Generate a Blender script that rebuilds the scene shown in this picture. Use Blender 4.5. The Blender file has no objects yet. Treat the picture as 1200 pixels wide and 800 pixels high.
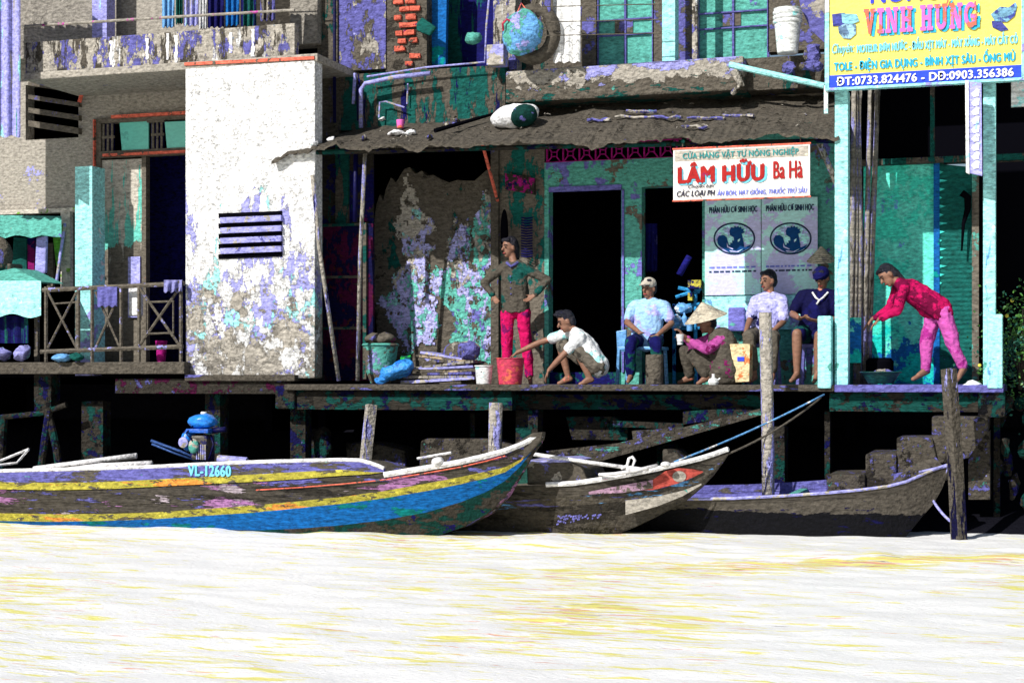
import bpy, math, random
from mathutils import Vector, Matrix, noise as mnoise
random.seed(7)
scene = bpy.context.scene
COL = scene.collection

# ------------------------------------------------------------------ camera, sky, sun, exposure
F = 1900.0; TH = math.radians(18.0); EYE = 1.6; HZ = 442.0     # focal length in photo pixels, yaw, eye height, horizon row
cam_d = bpy.data.cameras.new("camera"); cam = bpy.data.objects.new("camera", cam_d); COL.objects.link(cam)
scene.camera = cam
cam.location = (0, 0, EYE); cam.rotation_euler = (math.radians(90), 0, TH)
cam_d.sensor_width = 36; cam_d.lens = F / 1200 * 36; cam_d.shift_y = (HZ - 400) / 1200
cam_d.clip_start = 0.1; cam_d.clip_end = 2000

SUN_EL = math.radians(37); SUN_AZ = math.radians(24)           # azimuth measured from the facade's normal towards its left
sdir = Vector((-math.sin(SUN_AZ) * math.cos(SUN_EL), -math.cos(SUN_AZ) * math.cos(SUN_EL), math.sin(SUN_EL)))
world = bpy.data.worlds.new("World"); scene.world = world; world.use_nodes = True
wn = world.node_tree.nodes; wl = world.node_tree.links
sky = wn.new("ShaderNodeTexSky"); sky.sky_type = 'NISHITA'; sky.sun_disc = False
sky.sun_elevation = SUN_EL; sky.sun_rotation = math.atan2(sdir.x, sdir.y)
wl.new(sky.outputs[0], wn["Background"].inputs[0]); wn["Background"].inputs[1].default_value = 0.06
sun_d = bpy.data.lights.new("sun", 'SUN'); sun_d.energy = 5.0; sun_d.angle = math.radians(0.6); sun_d.color = (1, .965, .91)
sun = bpy.data.objects.new("sun", sun_d); COL.objects.link(sun)
sun.rotation_euler = (-sdir).to_track_quat('-Z', 'Y').to_euler(); sun.location = (-6, 0, 12)
scene.view_settings.view_transform = 'Standard'; scene.view_settings.look = 'None'
scene.view_settings.gamma = 1; scene.view_settings.exposure = 0.22

# ------------------------------------------------------------------ pixel <-> facade-plane helpers
S_, C_ = math.sin(TH), math.cos(TH)
def pt(px, py, Y):
    dy = F * C_ + (px - 600) * S_; dx = -F * S_ + (px - 600) * C_; t = Y / dy
    return Vector((dx * t, Y, EYE + (HZ - py) * t))
def wx(px, Y): return pt(px, 0, Y).x
def wz(px, py, Y): return pt(px, py, Y).z
def ppm(px, Y): return (F * C_ + (px - 600) * S_) / Y            # photo pixels per metre (height)

# ------------------------------------------------------------------ mesh builder
class MB:
    def __init__(s): s.v = []; s.f = []; s.m = []; s.uv = None
    def add(s, vs, fs, mi=0):
        n = len(s.v); s.v += [Vector(v) for v in vs]; s.f += [tuple(i + n for i in f) for f in fs]; s.m += [mi] * len(fs); return s
    def box(s, a, b, mi=0):
        x0, y0, z0 = a; x1, y1, z1 = b
        if x0 > x1: x0, x1 = x1, x0
        if y0 > y1: y0, y1 = y1, y0
        if z0 > z1: z0, z1 = z1, z0
        v = [(x0,y0,z0),(x1,y0,z0),(x1,y1,z0),(x0,y1,z0),(x0,y0,z1),(x1,y0,z1),(x1,y1,z1),(x0,y1,z1)]
        return s.add(v, [(0,3,2,1),(4,5,6,7),(0,1,5,4),(1,2,6,5),(2,3,7,6),(3,0,4,7)], mi)
    def rect(s, x0, y0, x1, y1, Y, t=.05, ref=None, mi=0):       # pixel rectangle on the plane Y, extruded away from the camera
        r = (x0 + x1) / 2 if ref is None else ref
        return s.box((wx(x0, Y), Y, wz(r, y1, Y)), (wx(x1, Y), Y + t, wz(r, y0, Y)), mi)
    def poly(s, pts, Y, t=.05, mi=0): return s.prism([pt(x, y, Y) for x, y in pts], Vector((0, t, 0)), mi)
    def prism(s, pts, ext, mi=0):
        n = len(pts); pts = [Vector(p) for p in pts]
        v = pts + [p + ext for p in pts]
        nrm = Vector((0, 0, 0))
        for i in range(n): nrm += pts[i].cross(pts[(i + 1) % n])
        fl = nrm.dot(ext) > 0
        a = list(range(n)); b = [i + n for i in range(n)]
        fs = [tuple(reversed(a)), tuple(b)] if fl else [tuple(a), tuple(reversed(b))]
        for i in range(n):
            j = (i + 1) % n; q = (i, j, j + n, i + n); fs.append(q if fl else tuple(reversed(q)))
        return s.add(v, fs, mi)
    def tube(s, pts, r, seg=8, mi=0, caps=True, squash=None):
        pts = [Vector(p) for p in pts]; n = len(pts)
        rs = r if isinstance(r, (list, tuple)) else [r] * n
        v = []; up = None
        for i, p in enumerate(pts):
            d = (pts[min(i + 1, n - 1)] - pts[max(i - 1, 0)]).normalized()
            if up is None:
                up = Vector((0, 0, 1)) if abs(d.z) < .9 else Vector((0, 1, 0))
            a = d.cross(up).normalized(); b = a.cross(d).normalized(); up = b
            for k in range(seg):
                t = 2 * math.pi * k / seg
                v.append(p + a * math.cos(t) * rs[i] + b * math.sin(t) * rs[i] * (squash or 1))
        fs = []
        for i in range(n - 1):
            for k in range(seg):
                k2 = (k + 1) % seg; fs.append((i*seg+k, i*seg+k2, (i+1)*seg+k2, (i+1)*seg+k))
        if caps: fs.append(tuple(range(seg))[::-1]); fs.append(tuple((n-1)*seg + k for k in range(seg)))
        return s.add(v, fs, mi)
    def cap(s, a, b, ra, rb, seg=12, mi=0):                     # tapered capsule
        a = Vector(a); b = Vector(b); d = (b - a); L = d.length
        d = d.normalized() if L > 1e-6 else Vector((0, 0, 1))
        P = []; R = []
        for t in (-90, -60, -30, 0): P.append(a + d * math.sin(math.radians(t)) * ra); R.append(max(.0006, ra * math.cos(math.radians(t))))
        for t in (0, 30, 60, 90): P.append(b + d * math.sin(math.radians(t)) * rb); R.append(max(.0006, rb * math.cos(math.radians(t))))
        return s.tube(P, R, seg, mi)
    def ell(s, c, r, M=None, seg=30, rings=20, mi=0, cut=None):
        c = Vector(c); v = []; fs = []
        for i in range(rings + 1):
            ph = math.pi * i / rings
            for k in range(seg):
                t = 2 * math.pi * k / seg
                p = Vector((math.sin(ph) * math.cos(t) * r[0], math.sin(ph) * math.sin(t) * r[1], math.cos(ph) * r[2]))
                v.append(c + (M @ p if M else p))
        for i in range(rings):
            for k in range(seg):
                k2 = (k + 1) % seg; fs.append((i*seg+k, (i+1)*seg+k, (i+1)*seg+k2, i*seg+k2))
        return s.add(v, fs, mi)
    def lathe(s, c, prof, seg=24, mi=0, M=None):                # prof: (radius, height)
        c = Vector(c); v = []; fs = []; pr = [prof[0]]
        for (ra, ha), (rb, hb) in zip(prof, prof[1:]):          # supporting rings keep smooth shading crisp at corners
            if math.hypot(rb - ra, hb - ha) > .02: pr += [(ra + (rb - ra) * q, ha + (hb - ha) * q) for q in (.06, .94)]
            pr.append((rb, hb))
        prof = pr
        for r, h in prof:
            for k in range(seg):
                t = 2 * math.pi * k / seg; p = Vector((r * math.cos(t), r * math.sin(t), h)); v.append(c + (M @ p if M else p))
        for i in range(len(prof) - 1):
            for k in range(seg):
                k2 = (k + 1) % seg; fs.append((i*seg+k, i*seg+k2, (i+1)*seg+k2, (i+1)*seg+k))
        return s.add(v, fs, mi)
    def grid(s, rows, mi=0, mif=None):
        n = len(rows[0]); v = [p for r in rows for p in r]; fs = []; k = len(s.f)
        for i in range(len(rows) - 1):
            for j in range(n - 1): fs.append((i*n+j, (i+1)*n+j, (i+1)*n+j+1, i*n+j+1))
        s.add(v, fs, mi)
        if mif:
            q = k
            for i in range(len(rows) - 1):
                for j in range(n - 1): s.m[q] = mif(i, j); q += 1
        return s
    def jit(s, a, sc=3.0):
        for v in s.v:
            q = v.copy(); v += mnoise.noise_vector(q * sc) * a + mnoise.noise_vector(q * sc * 2.7) * a * .5 + mnoise.noise_vector(q * sc * 6) * a * .22
        return s
    def build(s, name, mats, parent=None, smooth=False, bev=0):
        me = bpy.data.meshes.new(name)
        off = parent.matrix_world_loc if False else (ROOTLOC.get(parent.name, Vector((0,0,0))) if parent else Vector((0,0,0)))
        me.from_pydata([v - off for v in s.v], [], s.f)
        if not isinstance(mats, (list, tuple)): mats = [mats]
        for m in mats: me.materials.append(m)
        for p, mi in zip(me.polygons, s.m): p.material_index = mi; p.use_smooth = smooth
        me.validate(); me.update()
        o = bpy.data.objects.new(name, me); COL.objects.link(o)
        if parent: o.parent = parent
        ROOTLOC[o.name] = off.copy()
        if bev:
            b = o.modifiers.new("bevel", 'BEVEL'); b.width = bev; b.segments = 2; b.limit_method = 'ANGLE'
        return o
ROOTLOC = {}
def tag(o, label=None, cat=None, group=None, kind=None):
    if label: o["label"] = label
    if cat: o["category"] = cat
    if group: o["group"] = group
    if kind: o["kind"] = kind
    return o
def root(name, loc, label, cat, group=None):
    o = bpy.data.objects.new(name, None); COL.objects.link(o); o.location = loc; o.empty_display_size = .2
    ROOTLOC[o.name] = Vector(loc); return tag(o, label, cat, group)
def solo(mb, name, mats, label, cat, group=None, smooth=False, bev=0):
    """one-mesh thing: its origin is moved to its base"""
    xs = [v.x for v in mb.v]; ys = [v.y for v in mb.v]; zs = [v.z for v in mb.v]
    c = Vector(((min(xs)+max(xs))/2, (min(ys)+max(ys))/2, min(zs)))
    for v in mb.v: v -= c
    o = mb.build(name, mats, None, smooth, bev); o.location = c; ROOTLOC[o.name] = c
    return tag(o, label, cat, group)

# ------------------------------------------------------------------ materials
def S(r, g, b, k=1.0):
    def f(c):
        c = c / 255; return c / 12.92 if c <= .04045 else ((c + .055) / 1.055) ** 2.4
    return tuple(min(.9, f(x) * k) for x in (r, g, b)) + (1,)
MATS = {}
def mat(name, base, patches=(), rough=.85, spec=.15, bump=.25, bscale=26, grain=.22, metal=0, peel=.8, wave=None, stretch=(1,1,1)):
    """patches: (colour, threshold, noise scale, (sx,sy,sz), (z0,k) optional height gradient, distortion)"""
    if name in MATS: return MATS[name]
    m = bpy.data.materials.new(name); m.use_nodes = True; MATS[name] = m
    nt = m.node_tree; N = nt.nodes; L = nt.links; bs = N["Principled BSDF"]
    bs.inputs["Roughness"].default_value = rough; bs.inputs["Specular IOR Level"].default_value = spec; bs.inputs["Metallic"].default_value = metal
    tc = N.new("ShaderNodeTexCoord"); obj = tc.outputs["Object"]
    col = N.new("ShaderNodeRGB"); col.outputs[0].default_value = base; cur = col.outputs[0]
    height = None; seed = (sum(ord(c) for c in name) % 37) * 1.7
    for i, p in enumerate(patches):
        c, th, sc = p[0], p[1], p[2]; st = p[3] if len(p) > 3 and p[3] else (1, 1, 1); gr = p[4] if len(p) > 4 else None
        mp = N.new("ShaderNodeMapping"); mp.inputs["Scale"].default_value = st; mp.inputs["Location"].default_value = (seed + i * 5.3, i * 2.1, seed)
        L.new(obj, mp.inputs[0])
        nz = N.new("ShaderNodeTexNoise"); nz.inputs["Scale"].default_value = sc; nz.inputs["Detail"].default_value = 9; nz.inputs["Roughness"].default_value = .68
        L.new(mp.outputs[0], nz.inputs[0]); val = nz.outputs[0]
        if gr:
            sp = N.new("ShaderNodeSeparateXYZ"); L.new(obj, sp.inputs[0])
            a = N.new("ShaderNodeMath"); a.operation = 'SUBTRACT'; L.new(sp.outputs[2], a.inputs[0]); a.inputs[1].default_value = gr[0]
            b = N.new("ShaderNodeMath"); b.operation = 'MULTIPLY_ADD'; L.new(a.outputs[0], b.inputs[0]); b.inputs[1].default_value = gr[1]; L.new(val, b.inputs[2])
            val = b.outputs[0]
        mr = N.new("ShaderNodeMapRange"); mr.inputs[1].default_value = th - .004; mr.inputs[2].default_value = th + .004; L.new(val, mr.inputs[0])
        mx = N.new("ShaderNodeMix"); mx.data_type = 'RGBA'; L.new(mr.outputs[0], mx.inputs[0]); L.new(cur, mx.inputs[6]); mx.inputs[7].default_value = c
        cur = mx.outputs[2]
        if peel:
            if height is None: height = mr.outputs[0]
            else:
                q = N.new("ShaderNodeMath"); q.operation = 'ADD'; L.new(height, q.inputs[0]); L.new(mr.outputs[0], q.inputs[1]); height = q.outputs[0]
    if grain:
        gz = N.new("ShaderNodeTexNoise"); gz.inputs["Scale"].default_value = 21; gz.inputs["Detail"].default_value = 3; gz.inputs["Roughness"].default_value = .7
        mp = N.new("ShaderNodeMapping"); mp.inputs["Scale"].default_value = (.7, 1, 1.7); L.new(obj, mp.inputs[0]); L.new(mp.outputs[0], gz.inputs[0])
        gm = N.new("ShaderNodeMapRange"); L.new(gz.outputs[0], gm.inputs[0]); gm.inputs[1].default_value = .3; gm.inputs[2].default_value = .7
        gm.inputs[3].default_value = max(0, 1 - grain * 2.6); gm.inputs[4].default_value = 1 + grain * 1.3
        sc_ = N.new("ShaderNodeVectorMath"); sc_.operation = 'SCALE'; L.new(cur, sc_.inputs[0]); L.new(gm.outputs[0], sc_.inputs[3]); cur = sc_.outputs[0]
    L.new(cur, bs.inputs["Base Color"])
    if bump:
        bz = N.new("ShaderNodeTexNoise"); bz.inputs["Scale"].default_value = bscale; bz.inputs["Detail"].default_value = 5
        mp = N.new("ShaderNodeMapping"); mp.inputs["Scale"].default_value = stretch; L.new(obj, mp.inputs[0]); L.new(mp.outputs[0], bz.inputs[0])
        h = bz.outputs[0]
        if height is not None and peel:
            q = N.new("ShaderNodeMath"); q.operation = 'MULTIPLY_ADD'; L.new(height, q.inputs[0]); q.inputs[1].default_value = peel; L.new(h, q.inputs[2]); h = q.outputs[0]
        if wave:
            wv = N.new("ShaderNodeTexWave"); wv.bands_direction = wave[0]; wv.inputs["Scale"].default_value = wave[1]; wv.inputs["Distortion"].default_value = .3
            L.new(obj, wv.inputs[0]); q = N.new("ShaderNodeMath"); q.operation = 'MULTIPLY_ADD'; L.new(wv.outputs[1], q.inputs[0]); q.inputs[1].default_value = wave[2]; L.new(h, q.inputs[2]); h = q.outputs[0]
        bp = N.new("ShaderNodeBump"); bp.inputs["Strength"].default_value = min(1, bump * 1.7); bp.inputs["Distance"].default_value = .035
        L.new(h, bp.inputs["Height"]); L.new(bp.outputs[0], bs.inputs["Normal"])
    return m
WHITE = (.8, .8, .8, 1)
CREAM = S(225, 222, 215); LAV = S(162, 162, 228); LAV2 = S(98, 97, 165); CYAN = S(165, 236, 236); TEAL = S(90, 168, 155); DTEAL = S(16, 84, 78)
NAVY = S(14, 14, 82); GREY = S(166, 160, 150); DGREY = S(95, 89, 80); VDG = S(58, 54, 48); SKYB = S(105, 165, 222); BLUE = S(18, 94, 165)
CRIM = S(215, 15, 100); PINK = S(215, 95, 185); MAG = S(150, 20, 110); BLACK = (.003, .003, .005, 1); SALM = S(215, 105, 85); YEL = S(240, 225, 110); OCH = S(185, 175, 70)
def k(c, f): return tuple(min(.9, x * f) for x in c[:3]) + (1,)

m_black = mat("dark_interior", BLACK, bump=0, grain=0, spec=0)  # room darkness is put into the near-black colour; black objects share it
m_whitewall = mat("white_lime_wall", (.86,.86,.86,1), [(LAV, .545, 1.9, (1,1,.5), (1.55, -.09)), (CYAN, .60, 2.2, (1,1,.4), (1.5, -.06)), (k(GREY,1.1), .53, 2.1, (1,1,1), (.70, -.14)), (k(GREY,.75), .58, 6, (1,1,1.6), (.8, -.10)), (WHITE, .545, 3.4, (1.5,1,1.0)), (S(190,150,170), .70, 6, None, (.2, -.1))], bump=.5)
m_greywall = mat("grey_plaster", k(GREY, .98), [(k(LAV,1.1), .50, 1.3, (1,1,1.2), (1.9, -.16)), (k(GREY,1.0), .60, 3.2)], bump=.3)  # lavender patches lower down paint the sunlit zone into the colour
m_upwall = mat("grey_upper_plaster", k(GREY, .80), [(k(GREY,.7), .60, 2), (k(LAV2,1), .72, 6)], bump=.4)
m_balus = mat("stained_parapet", k(GREY, 1.0), [(LAV2, .53, 4.5, (1.3,1,.6)), (k(DGREY,.7), .545, 3.6, (1.8,1,.4)), (k(GREY,1.2), .56, 6, (1.3,1,.7)), (WHITE, .63, 4.2, (2.0,1,.4)), (k(SKYB,.9), .68, 9, (1,1,.6))], bump=.5)
m_mott = mat("mottled_plaster", k(DGREY, 1.0), [(LAV2, .48, 3.0, (1.4,1,.7)), (k(GREY,.95), .56, 4.0, (1.3,1,.6)), (LAV, .64, 5), (k(TEAL,.9), .66, 5.5)], bump=.6)
m_strip = mat("dark_cement", k(DGREY, .9), [(LAV2, .62, 4, (2,1,.5)), (k(DTEAL,.8), .60, 3, (1.5,1,.5)), (LAV, .72, 7)], bump=.5)
m_greenwall = mat("mossy_cement", k(DGREY, .85), [(DTEAL, .50, 2.6, (2,1,.5)), (k(NAVY,1), .62, 3.2, (2.5,1,.4))], bump=.5)
m_slab = mat("weathered_slab", k(DGREY,1.0), [(k(GREY,.95), .47, 3.0, (.8,1,1.0), (3.58, .9)), (k(LAV,.9), .57, 3.2, (1,1,1.4), (3.6, .5)), (DTEAL, .60, 5, (.6,1,2), (3.5, -.7)), (k(TEAL,1), .66, 6)], bump=.6)
m_awn = mat("sooty_roofing", k(DGREY, .78), [(k(LAV2,.9), .70, 5, (.5,1,2)), (DTEAL, .68, 3, (.6,1,2)), (k(MAG,.6), .74, 4, (.6,1,2))], bump=.6, wave=('X', 3.2, .1))
m_teal = mat("teal_paint", TEAL, [(k(LAV2,1.1), .63, 2.2), (k(GREY,1), .66, 5), (k(TEAL,.6), .62, 3)], bump=.3)
m_shopteal = mat("shop_teal_plaster", k(TEAL, 1.1), [(k(LAV2,1.4), .57, 2.6, (1,1,1)), (k(DGREY,1.4), .58, 3.2), (k(TEAL,1.6), .62, 4)], bump=.35)
m_shopgreen = mat("green_plaster", k(DTEAL, 1.5), [(k(DGREY,1.4), .48, 2.0, (1.4,1,.6)), (k(NAVY,1.3), .64, 5)], bump=.4)
m_peel = mat("peeled_wall", k(DGREY, 1.25), [(k(TEAL,1.2), .50, 1.9, (1.5,1,.6), (.9,-.06)), (k(LAV,1.25), .545, 2.2, (1.6,1,.55), (.7,-.03)), (k(GREY,1.5), .62, 3.1, (1.5,1,.5), (1.3, .08)), (k(LAV2,1.2), .64, 3.2), (k(SKYB,1), .74, 4), (k(DGREY,1), .66, 5)], bump=.7)
m_dark_beam = mat("dark_wet_timber", k(VDG, .8), [(k(DTEAL,.7), .51, 4, (.8,1,1.4)), (k(NAVY,.6), .56, 5, (.8,1,1.4)), (k(VDG,.4), .58, 7), (k(LAV2,.7), .66, 13, (.6,1,2))], bump=.6, stretch=(.3,1,1.5))
m_plank = mat("deck_edge_plank", k(DGREY, .75), [(k(LAV2,1.1), .58, 4, (.4,1,2)), (DTEAL, .66, 4)], bump=.5)
m_lavplank = mat("lavender_plank", k(LAV2, 1.0), [(k(DGREY,1), .60, 4, (.5,1,2)), (k(LAV,.8), .62, 7, (.5,1,2))], bump=.4)
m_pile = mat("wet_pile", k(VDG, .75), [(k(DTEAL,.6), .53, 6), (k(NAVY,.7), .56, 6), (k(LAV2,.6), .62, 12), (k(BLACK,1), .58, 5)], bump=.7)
m_rust = mat("rusty_underside", k(VDG, .8), [(k(MAG,.16), .54, 7), (k(LAV2,.7), .62, 8), (k(SALM,.5), .68, 9)], bump=.7)
m_shadow_fill = mat("wet_mud", (.006,.006,.010,1), [(k(NAVY,.25), .66, 6), (k(DTEAL,.2), .68, 7)], bump=.5, spec=.05, grain=.1)  # near-black colour stands in for the shade under the decks
m_conc = mat("rough_concrete", k(DGREY, .68), [(k(VDG,.6), .56, 4), (k(LAV2,.9), .575, 10), (k(TEAL,.6), .64, 8), (k(LAV,.7), .67, 14)], bump=.9, bscale=25)
m_cyanpost = mat("pale_cyan_paint", CYAN, [(SKYB, .62, 2.6, (2,1,.5)), (k(WHITE,.95), .66, 4), (k(TEAL,.9), .66, 5, None, (.35,-.25))], bump=.3)
m_tealwall = mat("turquoise_wall", k(S(60,190,170),1.55), [(k(S(88,195,178),1.5), .50, 1.6), (k(SKYB,1.1), .62, 1.7, (1.2,1,.8)), (k(BLUE,1.3), .545, 1.7, None, (.7,-.28)), (k(S(20,170,160),1.5), .57, 2.2, None, (.5,-.2))], bump=.3)
m_tealdoor = mat("green_door", k(DTEAL, 1.3), [(k(BLUE,1), .66, 3, (1,1,.5)), (k(LAV2,1.2), .66, 2.4, None, (.5,-.12))], bump=.3, wave=('Z', 6, .4))
m_lavsheet = mat("lavender_sheet", LAV, [(k(TEAL,.7), .62, 2.4, (3,1,.2)), (CYAN, .60, 2, (2.5,1,.3)), (k(GREY,1.1), .62, 3, (3,1,.2))], bump=.3)
m_column = mat("column_whitewash", k(CYAN,.98), [(LAV, .60, 2.2, None, (.6,-.1)), (WHITE, .62, 2)], bump=.3)
m_glass = mat("teal_glass", k(TEAL, 1.6), [(k(TEAL,1.2), .6, 2)], rough=.25, spec=.5, bump=0, grain=.05)
m_darkglass = mat("dark_glass", k(NAVY, .6), rough=.2, spec=.5, bump=0, grain=.1)
m_frame = mat("grey_joinery", k(DGREY, 1.3), [(k(SALM,.9), .68, 5)], bump=.3)
m_salmon = mat("salmon_batten", k(SALM, 1.2), [(DGREY, .58, 9)], bump=.3)
m_doorpaint = mat("worn_door", k(DGREY, 1.5), [(k(TEAL,1.5), .50, 1.3, (1,1,.5), (1.75,.45)), (k(GREY,1.4), .60, 3, (3,1,.3), (1.7,.2)), (k(LAV,1), .72, 6)], bump=.3)  # teal upper part is sunlight on the door put into the colour
m_rail = mat("weathered_rail", k(DGREY, 1.1), [(k(LAV,.9), .60, 8)], bump=.4)
m_brick = mat("bare_brick", k(SALM,.95), [(k(MAG,.9), .62, 9), (DGREY, .6, 7)], bump=.6)
m_mortar = mat("brick_bed", k(DGREY, .9), [(VDG, .55, 5), (LAV2, .70, 9)], bump=.8)
m_bluecloth = mat("blue_cloth", k(BLUE, 1.1), [(k(S(0,140,140),1), .60, 3)], bump=.3)
m_navy = mat("navy_cloth", NAVY, [(k(NAVY,2.2), .66, 4)], bump=.3)
m_greencloth = mat("dark_green_cloth", k(DTEAL, 1), bump=.3)
m_white = mat("white_cloth", (.8,.8,.82,1), [(LAV, .62, 6), (CYAN, .66, 7)], bump=.3)
m_whitep = mat("white_plastic", (.8,.82,.82,1), [(CYAN, .60, 5), (LAV, .68, 5)], rough=.4, spec=.4, bump=.05)
m_pipe = mat("pale_pipe", k(LAV, .95), [(k(GREY,1.1), .56, 7), (DGREY, .68, 8)], rough=.5, bump=.2)
m_dpipe = mat("dark_pipe", k(NAVY, .6), rough=.5, bump=.1)
m_yellow = mat("sign_yellow", YEL, [(k(YEL,.85), .66, 3)], rough=.5, bump=.1, grain=.08)
m_signwhite = mat("sign_white", S(235,232,228), [(k(GREY,1.3), .66, 7), (YEL, .72, 5)], rough=.6, bump=.15, grain=.1)
m_signgrey = mat("sign_grey_band", k(GREY,1.2), [(S(235,232,200), .6, 9)], rough=.6, bump=.15)
m_signblue = mat("sign_blue", S(45, 75, 215), rough=.5, bump=.05, grain=.08)
m_tblue = mat("letter_blue", S(60,75,225), bump=0, grain=.05)
m_tcyan = mat("letter_cyan", S(50,175,215), bump=0, grain=.1)
m_tcy2 = mat("letter_pale_cyan", S(120,205,230), bump=0, grain=.1)
m_tpink = mat("letter_pink", S(235,110,190), [(S(225,110,90), .52, 2.2)], bump=0, grain=.05, peel=0)
m_twhite = mat("letter_white", (.85,.85,.85,1), bump=0, grain=0)
m_tred = mat("letter_red", S(165, 40, 38), [(S(150,40,75), .6, 6)], bump=0, grain=.1, peel=0)
m_tteal = mat("letter_teal", S(60,140,140), bump=0, grain=.1)
m_tdark = mat("letter_dark", S(40,60,90), bump=0, grain=.1)
m_tblk = mat("letter_charcoal", S(50,50,70), bump=0, grain=.1)
m_tlav = mat("letter_lavender", S(120,130,220), bump=0, grain=.1)
m_poster = mat("poster_paper", k(LAV, 1.6), [(k(CYAN,1.4), .50, 1.7), (k(GREY,1.3), .72, 7)], rough=.7, bump=.15, grain=.08)
m_rooster = mat("poster_ink_blue", k(S(15,70,130),.9), [(k(LAV2,.9), .70, 22)], bump=0, grain=.1, peel=0)
m_purple = mat("purple_panel", k(NAVY, .5), [(k(MAG,.22), .50, 3.2, (1,1,.6)), (k(SALM,.14), .60, 9), (k(DGREY,.6), .64, 6), (k(SALM,.35), .74, 12)], bump=.4)
m_bamboo = mat("grey_bamboo", k(GREY,.75), [(k(LAV,.7), .55, 5, (3,3,.4)), (k(DGREY,.8), .58, 5, (3,3,.4)), (k(MAG,.7), .72, 5, (3,3,.5))], bump=.4)
m_stake = mat("bleached_stake", k(GREY, 1.0), [(LAV, .54, 4, (3,3,.5)), (NAVY, .62, 5, (3,3,.5))], bump=.6)
m_dstake = mat("wet_stake", k(DGREY, .8), [(k(LAV,.8), .62, 5, (3,3,.5), (1.4,.12)), (k(NAVY,.35), .55, 4, (3,3,.5), (.9,-.12)), (k(PINK,.6), .76, 8)], bump=.6)
m_lattice = mat("magenta_lattice", k(MAG, 1.3), bump=.2)
m_leaf = mat("shrub_leaf", S(75,125,55), [(S(35,90,75), .5, 3), (S(140,150,80), .64, 5)], bump=0, spec=.3, rough=.5)
m_stem = mat("shrub_stem", k(VDG,.8), bump=.2)
m_rope = mat("pale_rope", k(SKYB, .9), [(k(WHITE,.9), .55, 9)], bump=.3)
m_drope = mat("grey_rope", k(DGREY, 1), bump=.3)
m_skin = mat("skin", S(135,98,80), [(S(195,110,92), .64, 9)], rough=.55, spec=.3, bump=.05, peel=0, grain=.12)
m_hair = mat("black_hair", (.008,.008,.018,1), [(k(NAVY,.6), .6, 14, (3,3,.6))], rough=.4, spec=.4, bump=.4, bscale=120)
m_lip = mat("lip", S(150,70,70), bump=0)
m_eye = mat("eye_dark", (.01,.01,.012,1), rough=.2, spec=.5, bump=0, grain=0)
m_cardb = mat("printed_carton", S(225,205,160), [(S(225,130,80), .55, 6), (S(240,225,170), .62, 5)], bump=.2)
m_bluep = mat("blue_plastic", SKYB, rough=.4, spec=.4, bump=.05)
m_redp = mat("red_plastic", S(200,60,90), [(S(225,110,80), .54, 8)], rough=.4, spec=.4, bump=.1)
m_straw = mat("palm_straw", k(S(205,195,175),.95), [(k(GREY,.9), .58, 9)], bump=.4, wave=('Z', 14, .5))

# ------------------------------------------------------------------ text
def text(name, s, x0, y0, x1, y1, Y, m, parent, bold=.0, ref=None, shear=0.0):
    """flat lettering on the plane Y filling the pixel box; heavier weight comes from stacked strokes"""
    cu = bpy.data.curves.new("t", 'FONT'); cu.body = s; cu.offset = 0; cu.extrude = 0; cu.resolution_u = 3; cu.shear = shear; cu.space_character = 1.0 + bold * 2.2
    ob = bpy.data.objects.new("t", cu); COL.objects.link(ob)
    dg = bpy.context.evaluated_depsgraph_get(); me = bpy.data.meshes.new_from_object(ob.evaluated_get(dg))
    bpy.data.objects.remove(ob); bpy.data.curves.remove(cu)
    xs = [v.co.x for v in me.vertices]; ys = [v.co.y for v in me.vertices]
    a, b, c, d = min(xs), max(xs), min(ys), max(ys); r = (x0 + x1) / 2 if ref is None else ref
    X0, X1 = wx(x0, Y), wx(x1, Y); Z0, Z1 = wz(r, y1, Y), wz(r, y0, Y)
    sh = [(0, 0)]
    if bold: 
        e = bold * (Z1 - Z0) * 1.5; sh = [(0, 0), (e, 0), (-e, 0), (e * .5, e * .6), (-e * .5, -e * .6)]
    mb = MB(); E = max(abs(q[0]) for q in sh)
    for n_, (dx, dz) in enumerate(sh):
        vs = [Vector((X0 + E + dx + (v.co.x - a) / (b - a) * (X1 - X0 - 2 * E), Y - n_ * .0012, dz + Z0 + (v.co.y - c) / (d - c) * (Z1 - Z0))) for v in me.vertices]
        mb.add(vs, [tuple(p.vertices) for p in me.polygons])
    bpy.data.meshes.remove(me)
    return mb.build(name, m, parent)

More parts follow.
